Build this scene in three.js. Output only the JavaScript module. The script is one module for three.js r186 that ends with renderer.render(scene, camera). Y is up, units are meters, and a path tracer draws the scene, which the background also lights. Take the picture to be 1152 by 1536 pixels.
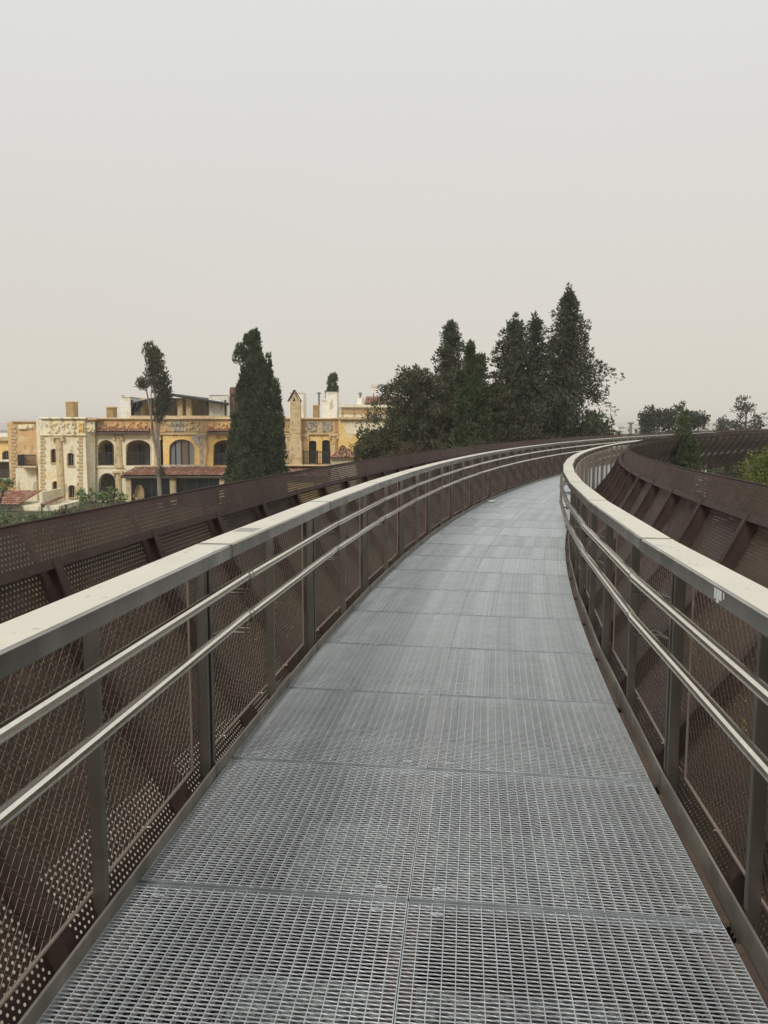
import * as THREE from 'three';
import { mergeGeometries } from 'three/addons/utils/BufferGeometryUtils.js';

// ───────────────────────── camera, sky, sun, exposure ─────────────────────────
const hash3 = (x, y, z) => { let h = (x * 374761393 + y * 668265263 + z * 2147483647) | 0; h = Math.imul(h ^ (h >>> 13), 1274126177); h ^= h >>> 16; return (h >>> 0) / 4294967296; };
const sm = t => t * t * (3 - 2 * t);
function noise3(x, y, z, per = 0) {
  const X = Math.floor(x), Y = Math.floor(y), Z = Math.floor(z), u = sm(x - X), v = sm(y - Y), w = sm(z - Z);
  const m = per ? (a => ((a % per) + per) % per) : (a => a);
  const h = (i, j, k) => hash3(m(X + i), m(Y + j), Z + k), L = (a, b, t) => a + (b - a) * t;
  return L(L(L(h(0, 0, 0), h(1, 0, 0), u), L(h(0, 1, 0), h(1, 1, 0), u), v), L(L(h(0, 0, 1), h(1, 0, 1), u), L(h(0, 1, 1), h(1, 1, 1), u), v), w);
}
const scene = new THREE.Scene();
const camera = new THREE.PerspectiveCamera(67.76, 0.75, 0.05, 4000);
const PITCH = 0.1103, EYE = 1.6, FPX = 1143.7;
camera.position.set(0, EYE, 0);
camera.rotation.set(-PITCH, 0, 0, 'YXZ');
const renderer = new THREE.WebGLRenderer({ antialias: true });
renderer.setSize(768, 1024);
renderer.toneMapping = THREE.LinearToneMapping;
renderer.toneMappingExposure = 1.0;
renderer.shadowMap.enabled = true;
renderer.shadowMap.type = THREE.PCFSoftShadowMap;
{ // dusty, evenly overcast sky: beige at the horizon, pale grey higher up
  const W = 512, H = 256, d = new Float32Array(W * H * 4);
  const stops = [[0, .700, .655, .578], [.07, .705, .668, .598], [.2, .708, .688, .640], [.35, .722, .714, .690], [.5, .755, .755, .748], [1, .98, .99, 1.0], [1.6, 1.16, 1.17, 1.19]];
  for (let j = 0; j < H; j++) {
    const el = ((j + .5) / H - .5) * Math.PI, e = Math.abs(el);
    let c = stops[stops.length - 1].slice(1);
    for (let i = 0; i < stops.length - 1; i++) if (e <= stops[i + 1][0]) {
      const t = (e - stops[i][0]) / (stops[i + 1][0] - stops[i][0]);
      c = [1, 2, 3].map(k => stops[i][k] * (1 - t) + stops[i + 1][k] * t); break;
    }
    for (let i = 0; i < W; i++) { const a = i / W * 6.2832, ce = Math.cos(el) * 2.2, q = 1 + .022 * (noise3(Math.cos(a) * ce + 9, el * 5 + 9, Math.sin(a) * ce + 9) + .5 * noise3(Math.cos(a) * ce * 2.3 + 9, el * 12 + 9, Math.sin(a) * ce * 2.3 + 19) - .75); d.set([c[0] * q, c[1] * q, c[2] * q, 1], (j * W + i) * 4); }
  }
  const t = new THREE.DataTexture(d, W, H, THREE.RGBAFormat, THREE.FloatType);
  t.mapping = THREE.EquirectangularReflectionMapping; t.magFilter = THREE.LinearFilter; t.minFilter = THREE.LinearFilter;
  t.wrapS = THREE.RepeatWrapping; t.needsUpdate = true;
  scene.background = t; scene.environment = t; scene.environmentIntensity = 1;
}
const sun = new THREE.DirectionalLight(new THREE.Color(1, .95, .87), 1.5);
sun.position.set(-28, 62, 58); sun.target.position.set(6, 0, -30);
sun.castShadow = true; sun.shadow.radius = 30; sun.shadow.mapSize.set(2048, 2048);
Object.assign(sun.shadow.camera, { left: -90, right: 90, top: 90, bottom: -90, near: 1, far: 260 });
scene.add(sun, sun.target);
scene.fog = new THREE.FogExp2(new THREE.Color(.86, .83, .77), 0.0007);

// ───────────────────────── helpers ─────────────────────────
let seed = 12345;
const rnd = () => { seed = (seed * 1664525 + 1013904223) >>> 0; return seed / 4294967296; };
const rr = (a, b) => a + (b - a) * rnd();
const reseed = s => { seed = s >>> 0; for (let i = 0; i < 4; i++) rnd(); };
function fbm(u, v, per, oct, z = 0) { let s = 0, a = .5, t = 0; for (let i = 0; i < oct; i++) { s += a * noise3(u * per, v * per, z + i * 7, per); t += a; a *= .55; per *= 2; } return s / t; }
const mix = (a, b, t) => a.map((q, i) => q + (b[i] - q) * t), clamp = (x, a = 0, b = 1) => Math.min(b, Math.max(a, x));
const step = (a, b, x) => sm(clamp((x - a) / (b - a)));
function tex(n, metres, fn, srgb = true) {
  const d = new Uint8Array(n * n * 4);
  for (let j = 0; j < n; j++) for (let i = 0; i < n; i++) { const c = fn(i / n, j / n); d.set([clamp(c[0], 0, 255), clamp(c[1], 0, 255), clamp(c[2], 0, 255), 255], (j * n + i) * 4); }
  const t = new THREE.DataTexture(d, n, n); t.wrapS = t.wrapT = THREE.RepeatWrapping; t.magFilter = THREE.LinearFilter; t.minFilter = THREE.LinearMipmapLinearFilter; t.generateMipmaps = true;
  t.repeat.set(1 / metres, 1 / metres); if (srgb) t.colorSpace = THREE.SRGBColorSpace; t.needsUpdate = true; return t;
}
const grey = v => [v, v, v];
const RGB = (r, g, b) => new THREE.Color().setRGB(r, g, b);
const mat = (o) => new THREE.MeshStandardMaterial({ side: THREE.DoubleSide, ...o });

// Geometry collector: flat shaded triangles, uv in metres by the dominant axis of each face
class G {
  constructor() { this.p = []; this.c = null; }
  tri(a, b, c) { this.p.push(a[0], a[1], a[2], b[0], b[1], b[2], c[0], c[1], c[2]); return this; }
  quad(a, b, c, d) { return this.tri(a, b, c).tri(a, c, d); }
  box(x0, x1, y0, y1, z0, z1) {
    const v = [[x0, y0, z0], [x1, y0, z0], [x1, y1, z0], [x0, y1, z0], [x0, y0, z1], [x1, y0, z1], [x1, y1, z1], [x0, y1, z1]];
    this.quad(v[4], v[5], v[6], v[7]).quad(v[1], v[0], v[3], v[2]).quad(v[5], v[1], v[2], v[6]).quad(v[0], v[4], v[7], v[3]).quad(v[7], v[6], v[2], v[3]).quad(v[0], v[1], v[5], v[4]);
    return this;
  }
  // box whose edges along its longest axis are chamfered by b
  cbox(x0, x1, y0, y1, z0, z1, b) {
    const dx = x1 - x0, dy = y1 - y0, dz = z1 - z0, ax = dx >= dy && dx >= dz ? 0 : dy >= dz ? 1 : 2;
    const lo = [x0, y0, z0], hi = [x1, y1, z1], i = (ax + 1) % 3, j = (ax + 2) % 3;
    const ring = [[lo[i] + b, lo[j]], [hi[i] - b, lo[j]], [hi[i], lo[j] + b], [hi[i], hi[j] - b], [hi[i] - b, hi[j]], [lo[i] + b, hi[j]], [lo[i], hi[j] - b], [lo[i], lo[j] + b]];
    const P = (k, e) => { const q = [0, 0, 0]; q[ax] = e; q[i] = ring[k][0]; q[j] = ring[k][1]; return q; };
    for (let k = 0; k < 8; k++) { const n = (k + 1) % 8; this.quad(P(k, lo[ax]), P(n, lo[ax]), P(n, hi[ax]), P(k, hi[ax])); }
    for (let k = 1; k < 7; k++) { this.tri(P(0, lo[ax]), P(k + 1, lo[ax]), P(k, lo[ax])); this.tri(P(0, hi[ax]), P(k, hi[ax]), P(k + 1, hi[ax])); }
    return this;
  }
  tube(pts, r, n = 6, caps = true) { // pts [[x,y,z],...], r number or per-point array
    const rings = [];
    for (let i = 0; i < pts.length; i++) {
      const a = pts[Math.max(0, i - 1)], b = pts[Math.min(pts.length - 1, i + 1)];
      const d = new THREE.Vector3(b[0] - a[0], b[1] - a[1], b[2] - a[2]).normalize();
      const u = new THREE.Vector3(0, 1, 0); if (Math.abs(d.y) > .9) u.set(1, 0, 0);
      const s = new THREE.Vector3().crossVectors(d, u).normalize(), t = new THREE.Vector3().crossVectors(s, d);
      const R = Array.isArray(r) ? r[i] : r, ring = [];
      for (let k = 0; k < n; k++) { const q = k / n * 2 * Math.PI, c = Math.cos(q) * R, e = Math.sin(q) * R; ring.push([pts[i][0] + s.x * c + t.x * e, pts[i][1] + s.y * c + t.y * e, pts[i][2] + s.z * c + t.z * e]); }
      rings.push(ring);
    }
    for (let i = 0; i + 1 < rings.length; i++) for (let k = 0; k < n; k++) { const m = (k + 1) % n; this.quad(rings[i][k], rings[i][m], rings[i + 1][m], rings[i + 1][k]); }
    if (caps) for (const [R, f] of [[rings[0], 1], [rings[rings.length - 1], -1]]) for (let k = 1; k + 1 < n; k++) f > 0 ? this.tri(R[0], R[k + 1], R[k]) : this.tri(R[0], R[k], R[k + 1]);
    return this;
  }
  prism(poly, z0, z1) { // convex poly in xy
    const n = poly.length;
    for (let k = 0; k < n; k++) { const a = poly[k], b = poly[(k + 1) % n]; this.quad([a[0], a[1], z1], [b[0], b[1], z1], [b[0], b[1], z0], [a[0], a[1], z0]); }
    for (let k = 1; k + 1 < n; k++) { this.tri([...poly[0], z1], [...poly[k], z1], [...poly[k + 1], z1]); this.tri([...poly[0], z0], [...poly[k + 1], z0], [...poly[k], z0]); }
    return this;
  }
  geo(smooth = false) {
    const g = new THREE.BufferGeometry(), p = new Float32Array(this.p); g.setAttribute('position', new THREE.BufferAttribute(p, 3));
    if (this.c) g.setAttribute('color', new THREE.BufferAttribute(new Float32Array(this.c), 3));
    g.computeVertexNormals(); return uvBox(g);
  }
}
function uvBox(g) {
  const p = g.attributes.position.array, n = p.length / 3, uv = new Float32Array(n * 2);
  for (let i = 0; i < n; i += 3) {
    const o = i * 3, ax = p[o + 3] - p[o], ay = p[o + 4] - p[o + 1], az = p[o + 5] - p[o + 2], bx = p[o + 6] - p[o], by = p[o + 7] - p[o + 1], bz = p[o + 8] - p[o + 2];
    const nx = Math.abs(ay * bz - az * by), ny = Math.abs(az * bx - ax * bz), nz = Math.abs(ax * by - ay * bx);
    const [a, b] = ny >= nx && ny >= nz ? [0, 2] : nx >= nz ? [2, 1] : [0, 1];
    for (let k = 0; k < 3; k++) { uv[(i + k) * 2] = p[o + k * 3 + a]; uv[(i + k) * 2 + 1] = p[o + k * 3 + b]; }
  }
  g.setAttribute('uv', new THREE.BufferAttribute(uv, 2)); return g;
}
const flat = g => { const q = g.index ? g.toNonIndexed() : g; q.computeVertexNormals(); return uvBox(q); };
const names = new Map();
const numbered = n => { const k = names.get(n) || 0; names.set(n, k + 1); return k ? `${n}_${String(k).padStart(3, '0')}` : n; };
function tag(o, label, category, group) { Object.assign(o.userData, { label, category }); if (group) o.userData.group = group; return o; }
function thing(name, label, category, group, pos = [0, 0, 0]) { const o = new THREE.Group(); o.name = numbered(name); o.position.set(...pos); tag(o, label, category, group); scene.add(o); return o; }
function part(name, g, m, parent, stuff) { const o = new THREE.Mesh(g instanceof G ? g.geo() : g, m); o.name = name; if (stuff) o.userData.kind = 'stuff'; parent.add(o); return o; }
function struct(name, g, m) { const o = new THREE.Mesh(g instanceof G ? g.geo() : g, m); o.name = name; o.userData.kind = 'structure'; scene.add(o); return o; }
// a pixel of the photograph and a distance ahead -> a point
function at(px, py, ahead) { const r = (px - 576) / FPX, u = (768 - py) / FPX, c = Math.cos(PITCH), s = Math.sin(PITCH), t = ahead / (c + s * u); return [r * t, EYE + (c * u - s) * t, -ahead]; }

// ───────────────────────── materials ─────────────────────────
const tGalv = tex(256, .5, (u, v) => { const a = fbm(u, v, 8, 4), b = fbm(u, v, 40, 2, 3); return [1, 1.01, 1.02].map(k => k * (205 + 60 * a + 26 * (b - .5))); });
const tDust = tex(512, 1.7, (u, v) => { const a = fbm(u, v, 5, 5), s = fbm(u, v, 60, 2, 9), sp = s > .81 ? -40 : 0, sm2 = step(.62, .80, fbm(u, v, 4, 5, 21)) * -5; const q = 247 + 15 * (a - .5) + sp + sm2; return [q, q - 2, q - 8]; });
const tDustR = tex(256, 1.1, (u, v) => grey(150 + 70 * fbm(u, v, 5, 5, 4)), false);
const tBrown = tex(256, .9, (u, v) => { const a = fbm(u, v, 6, 5), b = fbm(u, v, 64, 1, 5); const q = 190 + 70 * (a - .5) + 26 * (b - .5); return [q, q * (.97 + .05 * a), q * .97]; });
const tScuff = tex(256, 1.3, (u, v) => { const a = fbm(u, v * .25, 14, 4), b = fbm(u, v, 5, 4, 8); const q = 205 + 60 * (a - .5) + 50 * (b - .5); return [q, q, q * .99]; });
const tTube = tex(256, .8, (u, v) => { const a = fbm(u, v, 6, 4, 3), b = fbm(u, v, 48, 2, 7); const q = 240 + 14 * (a - .5) + 14 * (b - .5); return [q, q - 1, q - 4]; });
const M = {
  galv: mat({ color: RGB(.55, .572, .568), metalness: .3, roughness: .5, map: tGalv }),
  galvFrame: mat({ color: RGB(.50, .52, .53), metalness: .5, roughness: .5, map: tGalv }),
  brown: mat({ color: RGB(.098, .056, .046), roughness: .82, map: tBrown }),
  sheet: mat({ color: RGB(.138, .080, .064), roughness: .85, map: tBrown }),
  stringer: mat({ color: RGB(.24, .165, .13), roughness: .8, map: tBrown }),
  rail: mat({ color: RGB(.72, .70, .65), metalness: 1, roughness: .34, map: tScuff, roughnessMap: tDustR }),
  dusty: mat({ color: RGB(.79, .757, .668), metalness: .3, roughness: .42, map: tDust }),
  collar: mat({ color: RGB(.62, .60, .55), metalness: .9, roughness: .3, map: tScuff }),
  tube: mat({ color: RGB(1, .96, .87), metalness: 1, roughness: .2, map: tTube }),
  post: mat({ color: RGB(.30, .275, .235), metalness: .8, roughness: .42, map: tScuff }),
  kerb: mat({ color: RGB(.47, .43, .37), metalness: .55, roughness: .5, map: tScuff }),
  wire: mat({ color: RGB(.42, .34, .28), metalness: .7, roughness: .38 }),
};

const variants = (m, n, amt, sd) => { reseed(sd); return Array.from({ length: n }, () => { const q = m.clone(), ox = rnd(), oy = rnd(), f = 1 + rr(-amt, amt); for (const key of ['map', 'roughnessMap']) if (m[key]) { q[key] = m[key].clone(); q[key].offset.set(ox, oy); q[key].needsUpdate = true; } q.color.multiplyScalar(f); return q; }); };
const VG = variants(M.galv, 6, .07, 11), VD = variants(M.dusty, 4, .03, 12), VS = variants(M.sheet, 5, .14, 13), VT = variants(M.tube, 3, .03, 14), VP = variants(M.post, 3, .12, 15);
const pick = (a, i) => a[(i * 7 + (i >> 2) * 3 + 70) % a.length];
// ───────────────────────── the walkway: one arc, R = 70 m ─────────────────────────
const K = .0143, TH0 = .07548, X0 = -.10565;
function path(s) { const t = TH0 + K * s, q = clamp(s, 0, 80) / 10; return { x: X0 + (Math.cos(TH0) - Math.cos(t)) / K, f: (Math.sin(t) - Math.sin(TH0)) / K, y: -.01085 * s + .04421 * q * q - .00283 * q * q * q, th: t }; }
function onPath(o, s, ds = .5) { // local +x = right of the path, -z = along it
  const p = path(s), a = path(s - ds), b = path(s + ds); o.position.set(p.x, p.y, -p.f); o.rotation.order = 'YXZ'; o.rotation.set(Math.atan2(b.y - a.y, 2 * ds), -p.th, 0); return o;
}
const END = 82;

// deck of grating panels
const ROW = 1.05, ROW0 = 2.48 - 3 * ROW;
const rods = [], bars = [], frames = [], clips = [];
for (const [x0, x1, len] of [[-1.011, -.0416, 1.044], [-.0386, .999, 1.032]]) {
  const h = len / 2, nb = Math.round((x1 - x0) / .041), nr = Math.round(len / .0164), b = new G(), r = new G(), f = [], c = new G();
  for (let i = 1; i < nb; i++) { const x = x0 + (x1 - x0) * i / nb; b.box(x - .0015, x + .0015, -.03, -.0012, -h + .004, h - .004); }
  for (let i = 1; i < nr; i++) { // twisted square rods across the bars
    const z = -h + len * i / nr, R = .0024, seg = nb * 3; let prev = null;
    for (let k = 0; k <= seg; k++) {
      const x = x0 + .003 + (x1 - x0 - .006) * k / seg, a = k / 3 * Math.PI / 2 * 1.0 + i * .7, ring = [];
      for (let q = 0; q < 4; q++) { const w = a + q * Math.PI / 2; ring.push([x, -.0027 + Math.cos(w) * R, z + Math.sin(w) * R]); }
      if (prev) for (let q = 0; q < 4; q++) { const n = (q + 1) % 4; r.quad(prev[q], prev[n], ring[n], ring[q]); }
      prev = ring;
    }
  }
  f.push(new G().box(x0, x1, -.034, .001, -h, -h + .003).geo(), new G().box(x0, x1, -.034, .001, h - .003, h).geo()); b.box(x0, x0 + .003, -.034, 0, -h + .0035, h - .0035).box(x1 - .003, x1, -.034, 0, -h + .0035, h - .0035);
  rods.push(r.geo()); bars.push(b.geo()); frames.push(f);
  for (const [cx, cz] of [[x0 + .1, h - .06], [x1 - .1, h - .06], [x0 + .1, -h + .06], [x1 - .1, -h + .06]]) c.box(cx - .022, cx + .022, .0004, .0022, cz - .006, cz + .006).tube([[cx, .0022, cz], [cx, .006, cz]], .0055, 8);
  clips.push(c.geo());
}
{
  const deck = thing('footbridge_deck', 'curving walkway deck of galvanised steel grating on brown beams', 'walkway');
  for (let j = 0; ROW0 + ROW * j < END - 4; j++) for (let k = 0; k < 2; k++) {
    const t = new THREE.Group(); t.name = 'grating_panel'; deck.add(t); onPath(t, ROW0 + ROW * (j + .5), ROW / 2);
    const gm = pick(VG, j * 2 + k); part('bearing_bars', bars[k], gm, t, true); part('cross_rods', rods[k], gm, t, true); for (const e of frames[k]) part('edge_bar', e, M.galvFrame, t);
    if (j < 14) part('saddle_clips', clips[k], M.galv, t, true);
  }
  const cross = new G().box(-1.02, 1.02, -.05, -.036, -.06, .06).box(-1.0, 1.0, -.26, -.05, -.006, .006).box(-1.0, 1.0, -.274, -.26, -.06, .06).geo();
  const sgs = [[-.04, .05], [-.985, .07], [.975, .07]].map(([x, w]) => new G().box(x - w, x + w, -.052, -.037, -ROW / 2 + .062, ROW / 2 - .062).box(x - .005, x + .005, -.2, -.052, -ROW / 2 + .01, ROW / 2 - .01).geo());
  const gus = new G().box(-.14, .06, -.0355, -.0345, -.14, .14).geo();
  for (let j = 0; ROW0 + ROW * j < END - 3; j++) {
    onPath(part('cross_beam', cross, M.brown, deck), ROW0 + ROW * j, ROW / 2);
    for (const g of sgs) onPath(part('stringer', g, M.stringer, deck), ROW0 + ROW * (j + .5), ROW / 2);
    onPath(part('gusset_plate', gus, M.stringer, deck), ROW0 + ROW * j, ROW / 2);
  }
}

// railings
const SEC = 2.08;
const SIDE = {
  left: { sg: -1, w: 1.011, kerb: 1.018, ri: .885, ro: 1.042, zi: 1.122, zb: 1.058, to: .902, s0: 3.30, jo: -.14, scale: 1 + 1 / 70 },
  right: { sg: 1, w: .999, kerb: 1.040, ri: .935, ro: 1.078, zi: 1.123, zb: 1.060, to: .918, s0: 3.52, jo: .10, scale: 1 - 1 / 70 },
};
for (const side of ['left', 'right']) {
  const S = SIDE[side], sg = S.sg, L = SEC * S.scale, po = S.kerb + .016; // po = inner face of posts
  const bx = (g, a, b, y0, y1, s0, s1, ch = 0) => { const x = [sg * a, sg * b].sort((p, q) => p - q), z = [-s1, -s0].sort((p, q) => p - q); return ch ? g.cbox(x[0], x[1], y0, y1, z[0], z[1], ch) : g.box(x[0], x[1], y0, y1, z[0], z[1]); };
  // local origin: the double post at the start of the section
  const top = bx(new G(), S.ri, S.ro, S.zb, S.zi, S.jo + .05, S.jo + L - .005, .006).geo();
  const cap = bx(new G(), S.ri + .007, S.ro - .007, S.zi + .0002, S.zi + .0012, S.jo + .05, S.jo + L - .005).geo();
  const collar = bx(new G(), S.ri + .0015, S.ro - .0015, S.zb + .0015, S.zi - .0015, S.jo - .005, S.jo + .05, .005).geo();
  const postOf = (s) => { const g = bx(new G(), po, po + .045, -.22, S.zb, s - .015, s + .015, .003); bx(g, po - .02, po + .03, S.zb - .012, S.zb - .0005, s - .05, s + .05); return g.geo(); };
  const posts = [postOf(-.035), postOf(.025), postOf(L / 2)];
  const tubeG = z => { const g = new G(); const a = .16, n = 12; g.tube([[sg * S.to, z, -a - .006], [sg * (S.to + .001), z, -a - L / 2], [sg * S.to, z, -a - L + .006]], .0212, n); return g.geo(); };
  const tubes = [tubeG(.93), tubeG(.74)];
  const sleeve = z => new G().tube([[sg * S.to, z, -.16 - .012], [sg * S.to, z, -.16 + .012]], .0185, 12).tube([[sg * S.to, z, -.16 - .045], [sg * S.to, z, -.16 - .03]], .0224, 12).geo();
  const sleeves = [sleeve(.93), sleeve(.74)];
  const bracket = z => { const g = new G(); for (const d of [.12, .20]) g.tube([[sg * (po + .01), z - .075, -.05], [sg * (po - .02), z - .075, -d], [sg * S.to, z - .075, -d], [sg * S.to, z - .015, -d]], .0055, 6); return g.geo(); };
  const brackets = [bracket(.93), bracket(.74)];
  const kerb = bx(new G(), S.kerb, S.kerb + .01, -.06, .056, .003, L - .003, .002).geo();
  const mo = po + .062;
  const edge = new G().tube([[sg * mo, .075, -.06], [sg * mo, .075, -L + .09]], .0075, 8).tube([[sg * mo, .075, -.085], [sg * mo, S.zb - .03, -.085]], .006, 8).tube([[sg * mo, .075, -L + .1], [sg * mo, S.zb - .03, -L + .1]], .006, 8).tube([[sg * mo, S.zb - .03, -.06], [sg * mo, S.zb - .03, -L + .09]], .006, 8);
  for (const s of [.3, .95, 1.5]) edge.tube([[sg * (po + .045), .075, -s], [sg * (mo + .012), .075, -s]], .003, 6);
  const edgeG = edge.geo();
  // diamond wire net: vertical zigzag cables that meet their neighbours
  const net = new G(), cw = .027, chh = .034, y0 = .08, y1 = S.zb - .032, nrow = Math.round((y1 - y0) / chh), nw = Math.floor((L - .2) / cw);
  reseed(5 + sg);
  for (let i = 0; i < nw; i++) {
    const pts = []; for (let k = 0; k <= nrow; k++) { const d = ((k + i) % 2 ? 1 : -1) * cw * .235; for (const e of [-.14, .14]) { const f = k + e; if (f < 0 || f > nrow) continue; pts.push([sg * (mo + (e < 0 ? .0012 : -.0012)), y0 + (y1 - y0) * f / nrow, -(.1 + (i + .5) * cw + d * 2 * .98 * (1 - .0 * rnd()))]); } }
    net.tube(pts, .00062, 3, false);
  }
  const netG = net.geo();
  const lab = side === 'left' ? 'stainless steel railing section with wire net on the outer side of the bend' : 'stainless steel railing section with wire net on the inner side of the bend';
  const grp = side === 'left' ? 'railing sections on the outer side of the bend' : 'railing sections on the inner side of the bend';
  for (let i = -3; S.s0 + SEC * i < END - 6; i++) {
    const s = S.s0 + SEC * i, t = thing('railing_section', lab, 'railing', grp);
    onPath(t, s, .5); // turn to the chord
    const a = path(s), b = path(s + SEC); t.rotation.y = -(TH0 + K * (s + SEC / 2)); t.rotation.x = Math.atan2(b.y - a.y, SEC);
    { const r = part('top_rail', top, M.rail, t); part('dust_film', cap, pick(VD, i + 8), r); } part('rail_collar', collar, M.collar, t);
    posts.forEach((p, q) => part('post', p, pick(VP, i * 3 + q + 12), t));
    tubes.forEach((g, k) => { const h = part('handrail', g, pick(VT, i + k + 9), t); part('sleeve', sleeves[k], M.collar, h); if (s < 30) part('bracket', brackets[k], M.post, h); });
    if (side === 'right' && i === -1) { reseed(8); const sc = new G(); for (const [a, w, h] of [[1.02, .018, .03], [1.045, .02, .042], [1.075, .012, .034], [.995, .006, .02]]) sc.prism([[sg * (S.ri - .0012), S.zi - .012], [sg * (S.ri - .0002), S.zi - .012], [sg * (S.ri - .0002), S.zi - .012 - h], [sg * (S.ri - .0012), S.zi - .012 - h]], -a - w, -a); part('paint_smear', sc, M.smear ||= mat({ color: RGB(.75, .75, .74), roughness: .8 }), t).userData.label = 'white paint smear on the rail side'; }
    if (side === 'left' && i === 0) part('tape_patch', bx(new G(), S.ri + .03, S.ro - .02, S.zi + .0014, S.zi + .0022, .30, .44), M.tape ||= mat({ color: RGB(.58, .56, .50), roughness: .6, map: tScuff }), t).userData.label = 'pale grey tape patch stuck on the rail top';
    part('kerb_plate', kerb, M.kerb, t); part('net_frame', edgeG, M.wire, t); part('wire_net', netG, M.wire, t, true);
  }
}

// outward-leaning parapets of perforated sheet on ribs
for (const side of ['left', 'right']) {
  const sg = side === 'left' ? -1 : 1, R = side === 'right';
  const tf = ([o, z]) => z > 0 && R ? [o + .15 * z / 1.06, z * 1.055] : [o, z];
  const F = [[.80, -.47], [.945, -.24], [1.06, -.055], [1.10, .015], [1.235, .235], [1.37, .43], [1.53, .69], [1.605, .87], [1.672, 1.06]].map(tf);
  const DEP = .095, Sh = F.map((p, i) => { const a = F[Math.max(0, i - 1)], b = F[Math.min(F.length - 1, i + 1)], l = Math.hypot(b[0] - a[0], b[1] - a[1]); return [p[0] + (b[1] - a[1]) / l * DEP, p[1] - (b[0] - a[0]) / l * DEP]; });
  Sh.unshift([Sh[0][0] - .1, Sh[0][1] - .15]); Sh.push([Sh[9][0] + .075, Sh[9][1] + (R ? .20 : .175)]);
  const PIT = R ? 1.13 : 1.0, L = PIT * (1 + sg * -1.68 / 70), s0 = R ? 5.0 - 7 * PIT : 3.14 - 5 * PIT;
  // rib: strip between front line and sheet line
  const rib = new G(), sh2 = Sh.slice(1), th = .027, tw = .007; // T section: front flange, thin web back to the sheet
  for (let i = 0; i + 1 < F.length; i++) {
    const q = (p, d) => [sg * p[0], p[1], d];
    const a = F[i], b = F[i + 1], c = sh2[i + 1], d = sh2[i], m = (p, w, f) => [p[0] + (w[0] - p[0]) * f, p[1] + (w[1] - p[1]) * f], a2 = m(a, d, .1), b2 = m(b, c, .1);
    rib.quad(q(a, th), q(b, th), q(b, -th), q(a, -th)); rib.quad(q(a2, -th), q(b2, -th), q(b2, th), q(a2, th));
    for (const e of [th, -th]) rib.quad(q(a, e), q(a2, e), q(b2, e), q(b, e));
    for (const e of [tw, -tw]) rib.quad(q(a2, e), q(d, e), q(c, e), q(b2, e));
    if (i === F.length - 2) { rib.quad(q(b, th), q(b2, th), q(b2, -th), q(b, -th)); rib.quad(q(b2, tw), q(c, tw), q(c, -tw), q(b2, -tw)); }
  }
  const ribG = rib.geo();
  const fb = F[F.length - 1], beam = new G();
  { const dx = F[8][0] - F[7][0], dz = F[8][1] - F[7][1], l = Math.hypot(dx, dz), u = [dx / l, dz / l], n = [u[1], -u[0]];
    const P = (a, b) => [sg * (fb[0] + u[0] * a + n[0] * b), fb[1] + u[1] * a + n[1] * b];
    const poly = [P(-.047, .008), P(-.004, .008), P(-.004, .06), P(-.047, .06)]; beam.prism(sg > 0 ? poly : poly.reverse(), -L + th, -th); }
  const beamG = beam.geo();
  // perforated sheet
  const acc = [0]; for (let i = 1; i < Sh.length; i++) acc.push(acc[i - 1] + Math.hypot(Sh[i][0] - Sh[i - 1][0], Sh[i][1] - Sh[i - 1][1]));
  const T = acc[acc.length - 1], pt = (t, z) => { let i = 1; while (i < Sh.length - 1 && acc[i] < t) i++; const f = (t - acc[i - 1]) / (acc[i] - acc[i - 1]); return [sg * (Sh[i - 1][0] + (Sh[i][0] - Sh[i - 1][0]) * f), Sh[i - 1][1] + (Sh[i][1] - Sh[i - 1][1]) * f, -z]; };
  const sheet = new G(), m = .022, px = (L - 2 * m) / Math.round((L - 2 * m) / .027), py = .0230, nr = Math.floor((T - .05) / py), t0 = (T - nr * py) / 2;
  const nc = Math.round((L - 2 * m) / px), r = .0060;
  sheet.quad(pt(0, 0), pt(0, L), pt(t0, L), pt(t0, 0)); sheet.quad(pt(T - t0, 0), pt(T - t0, L), pt(T, L), pt(T, 0));
  for (let j = 0; j < nr; j++) {
    const a = t0 + j * py, b = a + py, off = j % 2 ? px / 2 : 0, n = j % 2 ? nc - 1 : nc, z0 = m + off, z1 = z0 + n * px;
    sheet.quad(pt(a, 0), pt(a, z0), pt(b, z0), pt(b, 0)); sheet.quad(pt(a, z1), pt(a, L), pt(b, L), pt(b, z1));
    for (let i = 0; i < n; i++) {
      const x = z0 + i * px, y = x + px, cx = (x + y) / 2, cy = (a + b) / 2, h = [];
      for (let k = 0; k < 6; k++) { const w = k / 6 * 2 * Math.PI; h.push(pt(cy + Math.sin(w) * r, cx + Math.cos(w) * r)); }
      const A = pt(a, x), B = pt(a, y), C = pt(b, y), D = pt(b, x);
      sheet.tri(B, C, h[0]).tri(C, h[1], h[0]).tri(C, D, h[1]).tri(D, h[2], h[1]).tri(D, h[3], h[2]).tri(D, A, h[3]).tri(A, h[4], h[3]).tri(A, B, h[4]).tri(B, h[5], h[4]).tri(B, h[0], h[5]);
    }
  }
  const sheetG = sheet.geo();
  const tp = Sh[Sh.length - 1], lip = new G().tube([[sg * tp[0], tp[1], -.002], [sg * tp[0], tp[1], -L + .002]], .007, 6).geo();
  const lab = R ? 'brown perforated steel parapet bay leaning out on the inner side of the bend' : 'brown perforated steel parapet bay leaning out towards the yellow building';
  const grp = R ? 'parapet bays on the inner side of the bend' : 'parapet bays on the outer side of the bend';
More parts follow.
